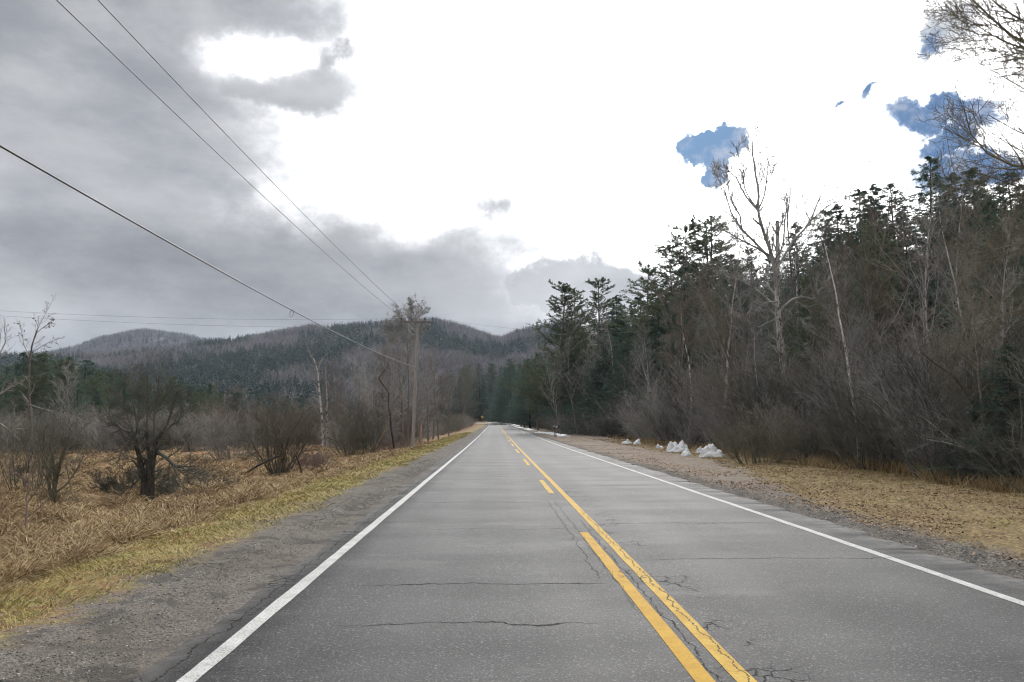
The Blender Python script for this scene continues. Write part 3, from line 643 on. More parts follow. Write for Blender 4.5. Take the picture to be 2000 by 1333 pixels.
# dark trees closing the end of the road
ne = 0
for it in range(500):
    y = rng.uniform(345, 420); x = rng.uniform(-60, 60)
    cxr = CX-75*(1-math.cos(min(max((y-278)/75, 0), 1.35)))
    if not free(x, y, 4.2): continue
    if y < 362 and x < 3: continue
    a, px = allowed(x, y, SIL_L)
    if px < 860 or px > 1120: continue
    place_co(int([3, 4, 3, 2, 0][rng.integers(5)]), x, y, min(a*rng.uniform(0.7, 1.0), 30), 'dark evergreen closing the view where the road bends left', 'evergreens at the bend in the road', rng, wide=1.2)
    ne += 1
    if ne > 40: break
# roadside brush: left of the road up to the bend, right beyond the turnout
for it in range(70):
    y = 58+it*3.0+rng.uniform(-1, 1); x = -8.4-rng.uniform(0, 1.0)*2.2-(0.8 if it % 2 else 0)
    if it % 3 == 0: x -= 2.0
    place_sh([3, 4, 0, 1, 3][rng.integers(5)], x, y, rng.uniform(2.2, 3.6)+(it > 25)*0.8, 'low grey brush along the left roadside beyond the pole', 'brush along the left roadside', rng, wide=1.2)
for it in range(40):
    y = 92+it*5.0+rng.uniform(-1, 1); x = 9.8+rng.uniform(0, 1)*2.5
    place_sh([3, 4, 0, 1, 5][rng.integers(5)], x, y, rng.uniform(2.0, 3.6), 'low brush edging the road beyond the small black sign', 'brush edging the right roadside', rng, wide=1.2)
for it in range(34):                                                  # trees following the road on its right
    y = 95+it*6.6+rng.uniform(-2, 2); x = 12.5+rng.uniform(0, 1)*5
    a, px = allowed(x, y, SIL_R if y < 200 else SIL_L)
    place_hw(int(rng.integers(7)), x, y, min(a*0.9, rng.uniform(10, 15)), 'leafless tree lining the right side of the far road', 'trees lining the far road', rng)
for (px, py, Y_, k) in [(1024, 720, 200, 2), (1018, 735, 230, 4), (1035, 700, 170, 3), (1210, 640, 95, 3), (1230, 660, 90, 4), (1180, 650, 105, 4), (1050, 690, 150, 1), (1000, 700, 300, 3), (985, 715, 310, 2)]:
    p = at(px, py, Y_); place_co(k, p[0], Y_, p[2]-float(H(p[0], Y_)), 'full-skirted evergreen near the roadside ahead on the right', 'full evergreens ahead on the right', rng, wide=1.3)
for i, (px, Y_, hh, k) in enumerate([(735, 62, 8.5, 0), (752, 70, 10, 2), (772, 60, 8, 6), (786, 66, 10.5, 0), (822, 64, 8, 2), (838, 74, 9, 0), (858, 82, 9.5, 6), (700, 72, 8.5, 1), (878, 96, 10, 0), (846, 90, 11, 2), (668, 75, 8, 6), (716, 84, 11, 0)]):
    place_hw(k, (px-967)/1450*Y_, Y_, hh, HWL[k]+' leafless tree in the clump around the utility pole', 'bare trees clumped around the utility pole', rng)
# shrub belt at the far side of the field
for it in range(120):
    y = rng.uniform(66, 96); px = rng.uniform(-40, 880); x = (px-967)/1450*y
    if x > -9: continue
    place_sh([3, 7, 5, 0, 4, 7, 1][rng.integers(7)], x, y, rng.uniform(2.2, 5.0), 'low leafless shrub in the belt at the far edge of the field', 'shrub belt across the field', rng, wide=1.3)

# ------------------------------------------------------------------ far forest on the hills, reads as one mass
def far_forest():
    rng = np.random.default_rng(8)
    def fan(n, h, w, kind):
        P, D_, ln, wd = [], [], [], []
        if kind == 'c':
            t = np.linspace(0.04, 1.0, n); a = np.arange(n)*2.4; r = (1-t)**0.85*w+0.12
            P = np.stack([np.zeros(n), np.zeros(n), t*h], -1); D_ = norm(np.stack([np.cos(a), np.sin(a), np.full(n, -0.25)+t*0.5], -1)); ln = r; wd = r*0.75+0.3
            P[-1] = (0, 0, h*0.86); D_[-1] = (0, 0, 1); ln[-1] = h*0.16; wd[-1] = 0.4
        else:
            t = rng.uniform(0.25, 0.8, n); a = rng.uniform(0, 6.28, n)
            P = np.stack([np.cos(a)*t*w*0.5, np.sin(a)*t*w*0.5, t*h], -1); D_ = norm(np.stack([np.cos(a)*0.7, np.sin(a)*0.7, np.ones(n)], -1)+rng.normal(0, .25, (n, 3)))
            ln = rng.uniform(0.2, 0.42, n)*h; wd = rng.uniform(0.10, 0.35, n)
            P[:3] = (0, 0, 0); D_[:3] = norm(np.array([[0, .05, 1], [.1, 0, 1], [-.1, 0, 1]])); ln[:3] = h*0.7; wd[:3] = 0.4
        V, f = blades(rng, np.asarray(P), np.asarray(D_), np.asarray(ln), np.asarray(wd)); return V, f
    def scatter(pos, hs, kind, n, tmpl=6):
        out = []; tint = []
        T_ = [fan(n, 1.0*14, 3.4 if kind == 'c' else 9.0, kind) for _ in range(tmpl)]
        which = rng.integers(0, tmpl, len(pos))
        for k in range(tmpl):
            P = pos[which == k]; s = (hs[which == k]/14.0)[:, None, None]; a = rng.uniform(0, 6.28, len(P)); V, f = T_[k]
            ca, sa = np.cos(a)[:, None], np.sin(a)[:, None]
            x = V[None, :, 0]*ca-V[None, :, 1]*sa; y = V[None, :, 0]*sa+V[None, :, 1]*ca; z = np.broadcast_to(V[None, :, 2], x.shape)
            W_ = np.stack([x, y, z], -1)*s+P[:, None, :]
            ff = f[None]+np.arange(len(P))[:, None, None]*len(V)
            out.append((W_.reshape(-1, 3), ff.reshape(-1, 4))); tint.append(np.repeat(rng.uniform(0, 1, len(P)), len(V)))
        return out, np.concatenate(tint)
    def pts(n, px0, px1, y0, y1, pw):
        px = rng.uniform(px0, px1, n); y = y0+(y1-y0)*rng.uniform(0, 1, n)**pw; x = (px-967)/1450*y
        return np.stack([x, y, H(x, y)], -1), px
    A, pa = pts(19000, -60, 1130, 385, 1290, 0.75); nz = fbm(A[:, 0]/110., A[:, 1]/170., 91, 4); low = 1-(A[:, 1]-385)/905
    rid = np.exp(-((pa-850)/45)**2)*(A[:, 1] > 900)+np.exp(-((pa-660)/60)**2)*(A[:, 1] > 700)*(A[:, 1] < 1200)+np.exp(-((pa-1030)/40)**2)*(A[:, 1] > 700)
    iscon = rng.uniform(0, 1, len(A)) < np.clip((nz-0.52)*14+0.10+0.42*low+0.45*rid, 0.02, 0.95)
    Fp, _ = pts(5000, 60, 560, 1500, 1930, 0.6); fcon = rng.uniform(0, 1, len(Fp)) < 0.22
    con = np.concatenate([A[iscon], Fp[fcon]]); har = np.concatenate([A[~iscon], Fp[~fcon]])
    ch, tt = scatter(con, rng.uniform(8, 19, len(con)), 'c', 46); o = link('evergreen_forest', mesh_from('evergreen_forest', ch, M_FARC, tt))
    tag(o, 'dark evergreens covering the distant hills', 'forest', None, 'stuff')
    ch, tt = scatter(har, rng.uniform(10, 17, len(har)), 'h', 60); o = link('hardwood_forest', mesh_from('hardwood_forest', ch, M_FARH, tt))
    tag(o, 'grey leafless hardwoods covering the distant hills', 'forest', None, 'stuff')
M_FARC = leafmat('far_needles', (0.022, 0.046, 0.036), (0.036, 0.064, 0.046), (0.065, 0.090, 0.078), 0.02)
M_FARH = leafmat('far_twigs', (0.105, 0.098, 0.097), (0.155, 0.147, 0.147), (0.23, 0.222, 0.228), 0.012)
far_forest()

# ------------------------------------------------------------------ trees and shrubs of the foreground, one by one
def limbs_from_px(lines, Y_, rng, dj=0.6, K=9):
    """hand-laid limbs: (list of (px,py), r0, r1, depth drift) -> arrays P (N,K,3), R (N,K), L"""
    Ps, Rs, Ls = [], [], []
    for pts_, r0, r1, drift in lines:
        pts_ = np.array(pts_, float); seg = np.r_[0, np.cumsum(np.hypot(*np.diff(pts_, axis=0).T))]; t = np.linspace(0, seg[-1], K)
        px = np.interp(t, seg, pts_[:, 0]); py = np.interp(t, seg, pts_[:, 1])
        P = np.array([at(a, b, Y_+drift*k/(K-1)) for k, (a, b) in enumerate(zip(px, py))])
        P[1:] += rng.normal(0, 0.02*dj, (K-1, 3)); Ps.append(P); Rs.append(np.linspace(r0, r1, K)); Ls.append(np.linalg.norm(np.diff(P, axis=0), axis=1).sum())
    return np.array(Ps), np.array(Rs), np.array(Ls)
def custom_tree(name, label, cat, trunk_lines, limb_lines, Y_, seed, mt, mc, n=(8, 6, 4), lr=(0.35, 0.5, 0.55), up=0.06, group=None, rm=0.005, shrink=0.4, ang=(0.35, 0.95), leaves=0):
    rng = np.random.default_rng(seed)
    PT, RT, LT = limbs_from_px(trunk_lines, Y_, rng); base = PT[0, 0].copy(); gz = float(H(base[0], base[1])); 
    base[2] = gz; ch = [tube(PT-base, RT, 8)]
    root = empty(name, tuple(base)); tag(root, label, cat, group)
    src = (PT, RT, LT); wood = []
    if limb_lines:
        PL, RL, LL = limbs_from_px(limb_lines, Y_, rng); wood.append(tube(PL-base, RL, 6)); src = (PL, RL, LL)
        PP = np.concatenate([PT, PL]); RR = np.concatenate([RT, RL]); LL = np.concatenate([LT*0.5, LL])
    else: PP, RR, LL = src
    for i, nn in enumerate(n):
        PP, RR, LL = kids(rng, PP, RR, LL, nn, 0.25 if i == 0 else 0.15, 0.98, ang[0], ang[1], lr[i], 0.6, 5 if i < 2 else 4, 0.11, up, 0.4, shrink, rm)
        wood.append(tube(PP-base, RR, 3))
    link('trunk', mesh_from('trunk', ch, mt, smooth_shade=True), root); link('crown', mesh_from('crown', wood, mc), root)
    if leaves:
        il = rng.integers(0, len(PP), leaves); lv = blades(rng, PP[il, -1]-base, norm(rng.normal(0, 1, (leaves, 3))+np.array([0, 0, -.6])), rng.uniform(0.07, 0.15, leaves), rng.uniform(0.05, 0.09, leaves)); link('dried_leaves', mesh_from('dried_leaves', [lv], M_TWIGD), root)
    return root, (PP, RR, LL, base)
def gpy(px, py, z): return gp(px, py, z)[1]

# big snapped tree on the right
Yb = 45.0
custom_tree('broken_tree', 'big pale dead tree with a snapped-off top standing above the right thicket', 'tree',
    [([(1545, 930), (1537, 800), (1530, 720), (1522, 640), (1518, 560), (1519, 500), (1518, 432)], 0.29, 0.12, 0.0)],
    [([(1519, 570), (1508, 500), (1495, 465), (1483, 430), (1480, 400)], 0.13, 0.08, -0.8),
     ([(1480, 405), (1482, 380), (1474, 330), (1469, 290), (1471, 265), (1478, 245)], 0.09, 0.02, -0.5),
     ([(1481, 412), (1466, 395), (1450, 375), (1440, 350), (1420, 330), (1400, 345), (1398, 370)], 0.07, 0.015, -1.0),
     ([(1481, 410), (1493, 385), (1498, 350), (1500, 320), (1498, 285)], 0.06, 0.015, 0.6),
     ([(1496, 360), (1508, 340), (1516, 308)], 0.03, 0.01, 0.5),
     ([(1470, 398), (1455, 372), (1450, 345), (1453, 330), (1440, 300), (1445, 280)], 0.05, 0.012, -1.2),
     ([(1510, 510), (1470, 470), (1450, 450), (1430, 420), (1420, 390), (1412, 365), (1400, 345)], 0.10, 0.015, 1.0),
     ([(1450, 450), (1445, 420), (1432, 400), (1422, 370), (1420, 340)], 0.05, 0.012, -0.6),
     ([(1505, 500), (1470, 480), (1430, 460), (1400, 440)], 0.08, 0.02, -1.5),
     ([(1515, 600), (1470, 560), (1430, 540), (1390, 515)], 0.09, 0.02, -2.0),
     ([(1520, 520), (1550, 470), (1580, 440), (1600, 390), (1615, 355), (1621, 318)], 0.09, 0.012, 1.4),
     ([(1585, 430), (1620, 400), (1650, 388), (1680, 385)], 0.05, 0.01, 1.2),
     ([(1530, 480), (1533, 440), (1536, 400), (1530, 385)], 0.06, 0.015, 0.6),
     ([(1522, 610), (1545, 585), (1570, 580), (1590, 585), (1605, 560), (1620, 520)], 0.10, 0.02, -1.6),
     ([(1590, 582), (1620, 545), (1650, 510), (1660, 490)], 0.06, 0.015, -1.0),
     ([(1522, 590), (1500, 590), (1480, 600), (1500, 615)], 0.06, 0.015, -1.8),
     ([(1520, 620), (1480, 640), (1455, 630), (1425, 605)], 0.05, 0.012, -1.4),
     ([(1525, 600), (1560, 620), (1590, 650), (1585, 700)], 0.05, 0.012, -1.0)],
    Yb, 101, M_BIRCH, M_TWIG, (15, 8, 5), (0.32, 0.45, 0.5), 0.07, rm=0.011)
# upright limbs belong to a second trunk just behind
custom_tree('bare_tree', 'slim bare tree with upright fan of twigs right behind the broken tree', 'tree',
    [([(1560, 930), (1556, 700), (1548, 560), (1540, 470), (1536, 400), (1545, 360)], 0.16, 0.03, 0.0)], None, 52, 102, M_BARK, M_TWIG, (34, 8, 5), (0.34, 0.45, 0.5), 0.14, rm=0.009, shrink=0.3)
for i, (pts_, Y_, lab, m1, m2) in enumerate([
        ([(1710, 930), (1712, 760), (1700, 600), (1690, 540), (1640, 480)], 34, 'arching grey tree leaning left in front of the hemlocks', M_BARK, M_TWIG),
        ([(1830, 940), (1815, 700), (1805, 560), (1812, 470), (1822, 400)], 30, 'grey tree with a forked pale trunk under the broad skyline hemlock', M_BIRCH, M_TWIG),
        ([(1440, 900), (1425, 760), (1400, 640), (1385, 560), (1372, 500)], 48, 'grey bare tree leaning left below the broken-topped tree', M_BARK, M_TWIG),
        ([(1095, 850), (1082, 790), (1072, 740), (1066, 700)], 92, 'thin grey birch leaning left beside the small black sign', M_BARK, M_TWIG),
        ([(1128, 850), (1118, 790), (1110, 720), (1112, 660), (1120, 620)], 90, 'slender grey birch right of the small black sign', M_BARK, M_TWIG),
        ([(1290, 880), (1280, 800), (1270, 760), (1250, 700)], 62, 'pale thin trunk leaning left behind the snow heaps', M_BIRCH, M_TWIG),
        ([(1340, 880), (1352, 800), (1345, 700), (1330, 640), (1332, 600)], 56, 'straight grey birch rising behind the middle snow heaps', M_BIRCH, M_TWIGB),
        ([(1955, 950), (1935, 860), (1905, 800), (1870, 740), (1800, 690)], 21, 'slim olive trunk bowed to the left at the right verge', M_OLIVE, M_TWIGB),
        ([(1860, 950), (1850, 860), (1850, 760), (1870, 680), (1900, 610)], 23, 'slim upright stem standing in the nearest thicket', M_OLIVE, M_TWIGB)]):
    custom_tree('bare_tree', lab, 'tree', [(pts_, 0.08 if Y_ > 80 else 0.11 if Y_ > 30 else 0.05, 0.02 if Y_ > 30 else 0.012, 0.0)], None, Y_, 110+i, m1, m2, (16, 6, 4), (0.38, 0.5, 0.5), 0.06, rm=0.006, shrink=0.35)
# near tree whose branches reach in at the top right
custom_tree('overhanging_tree', 'near bare tree reaching branches into the top right corner', 'tree',
    [([(2260, 1060), (2240, 700), (2220, 400), (2190, 120), (2150, -250)], 0.17, 0.10, 0.0)],
    [([(2215, 420), (2120, 340), (2040, 330), (1960, 320), (1905, 285), (1880, 210)], 0.05, 0.008, -0.5),
     ([(2230, 500), (2150, 330), (2060, 290), (1990, 260), (1930, 225)], 0.05, 0.008, 0.8),
     ([(2190, 140), (2110, 130), (2010, 90), (1960, 60), (1920, 20), (1880, -20)], 0.06, 0.012, 0.4),
     ([(2190, 200), (2100, 150), (2000, 95), (1940, 75), (1900, 45)], 0.04, 0.008, -0.7),
     ([(2110, 130), (2030, 60), (1960, 20), (1900, -30)], 0.04, 0.01, 0.6),
     ([(1990, 40), (1940, 50), (1890, 48), (1850, 25), (1828, 2)], 0.016, 0.006, -0.3),
     ([(2100, 150), (2000, 105), (1920, 95), (1845, 96)], 0.014, 0.006, 0.2),
     ([(2190, 260), (2060, 140), (1990, 130), (1925, 138)], 0.014, 0.006, 0.9),
     ([(2220, 360), (2080, 220), (2010, 180), (1960, 150)], 0.03, 0.007, -0.6),
     ([(2220, 420), (2080, 390), (2000, 370), (1900, 335)], 0.03, 0.006, 0.4),
     ([(2230, 560), (2090, 480), (2010, 475), (1930, 490), (1860, 500)], 0.035, 0.007, -0.6),
     ([(2230, 640), (2090, 620), (2000, 600), (1930, 630), (1880, 640)], 0.035, 0.007, 0.5)],
    14.5, 130, M_BARK, M_TWIGB, (24, 7, 4), (0.32, 0.45, 0.5), 0.05, rm=0.005, shrink=0.2)

# left: old multi-stemmed tree in the grass
Y1 = 21.5
custom_tree('old_apple_tree', 'dark many-stemmed old tree with drooping limbs, thickest in the brown field', 'tree',
    [([(280, 978), (282, 940), (276, 905), (270, 880), (262, 850)], 0.115, 0.05, 0.0), ([(292, 980), (294, 930), (300, 890), (304, 865), (316, 845)], 0.125, 0.055, -0.1),
     ([(285, 976), (288, 930), (290, 880), (288, 840)], 0.09, 0.04, 0.15)],
    [([(304, 880), (325, 895), (345, 912), (365, 918), (392, 935)], 0.06, 0.012, -0.5), ([(325, 892), (345, 920), (355, 945), (362, 965)], 0.04, 0.01, -0.7),
     ([(340, 908), (375, 920), (410, 930)], 0.03, 0.01, 0.3), ([(276, 930), (262, 945), (250, 955), (235, 965)], 0.035, 0.01, -0.5),
     ([(262, 850), (252, 820), (240, 790), (236, 760)], 0.04, 0.012, 0.2), ([(268, 870), (250, 862), (238, 880), (228, 905)], 0.05, 0.012, -0.4),
     ([(262, 860), (270, 820), (272, 780), (270, 745)], 0.035, 0.012, 0.5), ([(316, 848), (330, 820), (338, 790), (345, 765)], 0.04, 0.012, -0.3),
     ([(305, 862), (300, 820), (305, 780), (312, 735)], 0.035, 0.012, 0.3), ([(288, 845), (286, 800), (290, 760), (286, 715)], 0.035, 0.012, 0.0),
     ([(316, 845), (345, 825), (362, 800)], 0.04, 0.01, 0.4), ([(255, 845), (225, 830), (210, 810)], 0.035, 0.01, 0.4), ([(272, 850), (262, 800), (252, 740)], 0.04, 0.01, -0.4)],
    Y1, 140, M_DARK, M_TWIGD, (12, 7, 5), (0.50, 0.5, 0.5), 0.02, rm=0.004, shrink=0.3, ang=(0.5, 1.15))
custom_tree('small_tree', 'vase-shaped multi-stemmed small tree left of the dark old tree', 'tree',
    [([(104, 988), (104, 965), (108, 945), (116, 915), (122, 880)], 0.07, 0.025, 0.0), ([(103, 985), (98, 950), (92, 920), (88, 890), (86, 850)], 0.05, 0.02, 0.2), ([(108, 985), (106, 930), (102, 890), (100, 850)], 0.05, 0.02, -0.2)],
    [([(110, 962), (130, 948), (148, 925), (160, 900), (170, 870)], 0.03, 0.008, 0.2), ([(136, 940), (142, 965), (155, 990)], 0.018, 0.006, -0.3), ([(120, 900), (130, 865), (138, 835)], 0.022, 0.007, 0.1), ([(90, 905), (80, 870), (74, 840)], 0.02, 0.007, -0.2), ([(96, 960), (84, 950), (78, 985)], 0.018, 0.006, -0.3)],
    20.0, 141, M_OLIVE, M_TWIGB, (13, 6, 4), (0.38, 0.5, 0.5), 0.05, rm=0.004, shrink=0.3)
for i, (pts_, Y_, lab, r) in enumerate([([(46, 1055), (50, 1010), (53, 960), (58, 920), (64, 890)], 14.0, 'thin reddish sapling nearest the left edge of the field', 0.022),
        ([(108, 1095), (105, 1070), (104, 1040), (102, 1010)], 11.5, 'thin dark stem poking up from the near grass', 0.008),
        ([(98, 1085), (90, 1062), (78, 1040)], 11.8, 'short stem tilting left in the near grass', 0.007)]):
    custom_tree('sapling', lab, 'sapling', [(pts_, r, r*0.4, 0.0)], None, Y_, 150+i, M_TWIGR, M_TWIGR, (7, 4, 3) if i == 0 else (3, 2, 1), (0.42, 0.5, 0.5), 0.08, rm=0.0025, shrink=0.2)
# pair of dead pale trees, crooked dark tree, tree behind the pole
custom_tree('dead_tree', 'pale dead tree with bare crooked top, left of the pale pair', 'tree', [([(632, 886), (630, 840), (627, 800), (622, 750), (620, 722), (612, 700)], 0.12, 0.04, 0.0)],
    [([(620, 728), (626, 705), (640, 690)], 0.06, 0.015, 0.4), ([(618, 715), (605, 690), (598, 670)], 0.06, 0.015, 0.2), ([(622, 745), (600, 728), (580, 715)], 0.05, 0.012, 0.3), ([(626, 800), (612, 790), (596, 800)], 0.04, 0.01, -0.3)],
    62, 160, M_BIRCH, M_TWIG, (9, 5, 3), (0.34, 0.45, 0.5), 0.05, rm=0.009)
custom_tree('dead_tree', 'pale dead tree with forked arms, right of the pale pair', 'tree', [([(640, 876), (638, 830), (639, 790), (637, 750), (636, 712)], 0.11, 0.035, 0.0)],
    [([(638, 768), (650, 755), (665, 745)], 0.06, 0.015, 0.4), ([(637, 760), (628, 748), (622, 740)], 0.05, 0.012, -0.2), ([(639, 795), (658, 788), (675, 783)], 0.05, 0.012, 0.3), ([(637, 735), (645, 715), (655, 700)], 0.04, 0.012, 0.3)],
    63, 161, M_BIRCH, M_TWIGR, (9, 5, 4), (0.38, 0.45, 0.5), 0.05, rm=0.009)
custom_tree('crooked_tree', 'dark crooked tree with an elbowed trunk left of the utility pole', 'tree', [([(770, 876), (766, 850), (762, 815), (759, 790), (760, 765), (752, 755), (738, 748), (740, 738), (752, 722)], 0.085, 0.045, 0.0)],
    [([(759, 790), (768, 780), (785, 776)], 0.05, 0.015, 0.3), ([(740, 745), (732, 752), (726, 748)], 0.05, 0.02, 0.1), ([(752, 722), (752, 700), (765, 680), (768, 655)], 0.03, 0.01, 0.2), ([(752, 722), (745, 700), (730, 690)], 0.05, 0.015, -0.2), ([(760, 800), (750, 796), (742, 800)], 0.04, 0.01, -0.3)],
    52, 162, M_DARK, M_TWIG, (16, 7, 5), (0.5, 0.5, 0.5), 0.06, rm=0.007)
custom_tree('bare_tree', 'tall bare tree directly behind the utility pole with a feathery top', 'tree',
    [([(797, 872), (797, 800), (798, 740), (796, 690), (797, 640), (800, 600)], 0.075, 0.015, 0.0), ([(788, 872), (787, 800), (780, 740), (778, 690), (776, 640)], 0.06, 0.015, 0.5)],
    [([(797, 660), (785, 630), (778, 605)], 0.05, 0.012, 0.4), ([(797, 655), (812, 625), (830, 605)], 0.05, 0.012, -0.3), ([(797, 690), (780, 665), (762, 650), (755, 635)], 0.05, 0.012, 0.3), ([(797, 680), (815, 660), (828, 640)], 0.05, 0.012, 0.5), ([(798, 640), (800, 610), (805, 590)], 0.04, 0.01, 0.0)],
    57, 163, M_BARK, M_TWIG, (22, 8, 5), (0.36, 0.5, 0.55), 0.06, rm=0.009, shrink=0.25, ang=(0.45, 1.1), leaves=900)
custom_tree('bare_tree', 'bare tree waving thin twigs above the evergreens at the left edge', 'tree',
    [([(62, 880), (58, 780), (56, 720), (60, 680), (72, 645)], 0.09, 0.03, 0.0)],
    [([(60, 680), (75, 640), (88, 615), (100, 592)], 0.022, 0.01, 0.4), ([(72, 650), (85, 640), (105, 625)], 0.022, 0.01, -0.4), ([(58, 700), (45, 670), (42, 640)], 0.022, 0.01, 0.4), ([(60, 690), (85, 675), (115, 660)], 0.022, 0.01, 0.5), ([(55, 760), (30, 745), (5, 770)], 0.022, 0.008, -1.0), ([(55, 790), (90, 800), (150, 815), (180, 835)], 0.022, 0.008, -2.0)],
    44, 164, M_BARK, M_TWIG, (9, 5, 3), (0.33, 0.45, 0.5), 0.05, rm=0.006, shrink=0.3, leaves=160)
custom_tree('bare_tree', 'bare tree cut by the left edge of the view', 'tree', [([(-30, 900), (-20, 800), (-8, 720), (0, 660), (-5, 625)], 0.12, 0.02, 0.0)], [([(0, 690), (10, 670), (8, 630)], 0.03, 0.01, 0.3), ([(-15, 780), (15, 760), (45, 745)], 0.05, 0.012, -0.5), ([(-15, 820), (20, 840), (50, 820)], 0.04, 0.01, -1.0)],
    36, 165, M_BARK, M_TWIG, (9, 5, 3), (0.33, 0.45, 0.5), 0.04, rm=0.005, shrink=0.3)

def big_shrub(label, px, py, z0, h, seed, mat, stems=40, spread=0.6, wide=1.0, r=0.03, base=0.5, name='shrub', **kw):
    p = gp(px, py, z0); rng = np.random.default_rng(seed); me = shrub_mesh(seed, h, stems, spread, r, 1.0, mat, base, **kw)
    o = link(name, me, None, (p[0], p[1], float(H(p[0], p[1])))); o.scale = (wide, wide, 1); return tag(o, label, 'shrub')
big_shrub('dense brushy shrub with leaning broken limbs between the old tree and the pale trees', 545, 932, -0.6, 3.3, 201, M_TWIGB, 30, 0.75, 1.0, 0.03, 0.4, wan=0.2)
big_shrub('dark dense shrub left of the crooked tree and near the verge', 716, 890, -0.6, 3.9, 202, M_TWIGD, 38, 0.65, 1.0, 0.028, 0.7, wan=0.18)
big_shrub('greenish shrub low beside the dark dense shrub', 680, 893, -0.6, 2.4, 203, M_TWIGB, 34, 0.8, 1.0, 0.02, 0.6)
big_shrub('grey rounded shrub at the middle of the field edge', 455, 905, -0.8, 3.2, 204, M_TWIG, 44, 0.8, 1.2, 0.02, 0.8)
big_shrub('reddish twiggy shrub behind the field, left of the rounded grey shrub', 445, 880, -0.9, 5.0, 205, M_TWIGR, 30, 0.5, 1.1, 0.03, 0.6)
big_shrub('brown brush clump under the utility pole', 770, 885, -0.5, 1.6, 206, M_TWIGR, 30, 0.9, 1.2, 0.012, 0.8)
big_shrub('low brown bramble right of the old dark tree', 395, 965, -0.55, 0.8, 207, M_TWIGD, 44, 1.6, 1.3, 0.010, 0.6, up=-0.02)
big_shrub('low tangled bramble by the foot of the brushy shrub', 595, 925, -0.55, 1.0, 208, M_TWIGR, 40, 1.2, 1.2, 0.010, 0.6)
big_shrub('low brown bramble left of the old dark tree', 250, 965, -0.55, 0.9, 209, M_TWIGD, 34, 1.3, 1.2, 0.010, 0.5)
big_shrub('grey see-through shrub behind the vase-shaped small tree', 60, 975, -0.6, 2.4, 210, M_TWIGD, 26, 0.6, 1.1, 0.014, 0.5)
big_shrub('olive leafy-looking bush where the right thicket meets the verge', 1480, 905, 0, 2.4, 211, M_TWIGB, 44, 0.8, 1.1, 0.02, 0.8)

# leaning sticks and fallen limbs
def stick(name, label, pts_, Y_, r0, r1, mat, cat, n=6):
    rng = np.random.default_rng(len(label)); P, Rr, L = limbs_from_px([(pts_, r0, r1, 0.0)], Y_, rng, 0.3); base = P[0, 0].copy()
    wood = [tube(P-base, Rr, 8)]
    if n:
        A = kids(rng, P, Rr, L, n, 0.3, 0.95, 0.5, 1.0, 0.22, 0.5, 4, 0.08, 0.0, 0.4); wood.append(tube(A[0]-base, A[1], 4))
    o = link(name, mesh_from(name, wood, mat, smooth_shade=True), None, tuple(base)); return tag(o, label, cat)
stick('fallen_limb', 'dark broken limb propped left of the brushy shrub', [(470, 932), (500, 912), (530, 897), (548, 890)], 29.5, 0.03, 0.05, M_DARK, 'limb')
stick('fallen_limb', 'short dark limb arching right of the brushy shrub', [(578, 890), (585, 905), (589, 925)], 29.5, 0.03, 0.03, M_DARK, 'limb', 2)
stick('leaning_pole', 'pale stick leaning right, between dark shrub and crooked tree', [(734, 874), (744, 855), (757, 834)], 50, 0.04, 0.035, M_TAN, 'stick', 0)

# ------------------------------------------------------------------ utility pole and wires
M_POLE = bark('weathered_pole', (0.24, 0.21, 0.195), (0.40, 0.355, 0.33), (10, 10, 0.8), 0.0)
M_POLEG = bark('grey_crossarm', (0.12, 0.105, 0.095), (0.22, 0.20, 0.185), (1, 8, 8), 0.0)
def plain(name, c, rough=0.5, spec=0.5, metallic=0.0, ns=8.0, var=0.25):
    m, T = new_mat(name); p = T.node('ShaderNodeTexCoord').outputs['Object']; n = T.noise(p, ns, 4, 0.6)
    v = T.ss(n, 0.3, 0.7, 1-var, 1+var); cc = T.mix(1.0, c, T.node('ShaderNodeCombineXYZ', None, X=v, Y=v, Z=v).outputs[0], 'MULTIPLY')
    finish(T, cc, rough, n, 0.2, 0.005, spec, metallic); return m
M_WIRE = plain('black_cable', (0.035, 0.035, 0.037), 0.5, 0.4); M_ALU = plain('bare_conductor', (0.10, 0.10, 0.10), 0.5, 0.5, 0.3)
M_PORC = plain('brown_porcelain', (0.10, 0.055, 0.035), 0.25, 0.6); M_GALV = plain('galvanised_steel', (0.35, 0.36, 0.37), 0.45, 0.5, 0.7)
def box_chunk(cx, cy, cz, sx, sy, sz, bevel=0.008):
    bm = bmesh.new(); bmesh.ops.create_cube(bm, size=1); bmesh.ops.scale(bm, vec=(sx, sy, sz), verts=bm.verts)
    bmesh.ops.bevel(bm, geom=list(bm.edges), offset=bevel, segments=1, affect='EDGES'); bmesh.ops.translate(bm, vec=(cx, cy, cz), verts=bm.verts)
    bmesh.ops.triangulate(bm, faces=bm.faces); bm.verts.ensure_lookup_table()
    v = np.array([q.co[:] for q in bm.verts]); f = np.array([[w.index for w in q.verts] for q in bm.faces]); bm.free(); return v, f
def lathe(prof, cx, cy, cz, m=12):
    prof = np.array(prof, float); K = len(prof); an = np.arange(m)*2*math.pi/m
    V = np.stack([cx+prof[:, 0:1]*np.cos(an), cy+prof[:, 0:1]*np.sin(an), cz+np.repeat(prof[:, 1:2], m, 1)], -1).reshape(-1, 3)
    k, j = np.meshgrid(np.arange(K-1), np.arange(m), indexing='ij'); a = k*m+j; b = k*m+(j+1) % m
    return V, np.stack([a, b, b+m, a+m], -1).reshape(-1, 4)
YP = 53.0; zb = None
pb = at(805, 882, YP); pt = at(816, 620, YP); gz = float(H(pb[0], YP))
pole = empty('utility_pole', (pb[0], YP, gz)); tag(pole, 'tall wooden utility pole with crossarm on the left verge', 'utility pole')
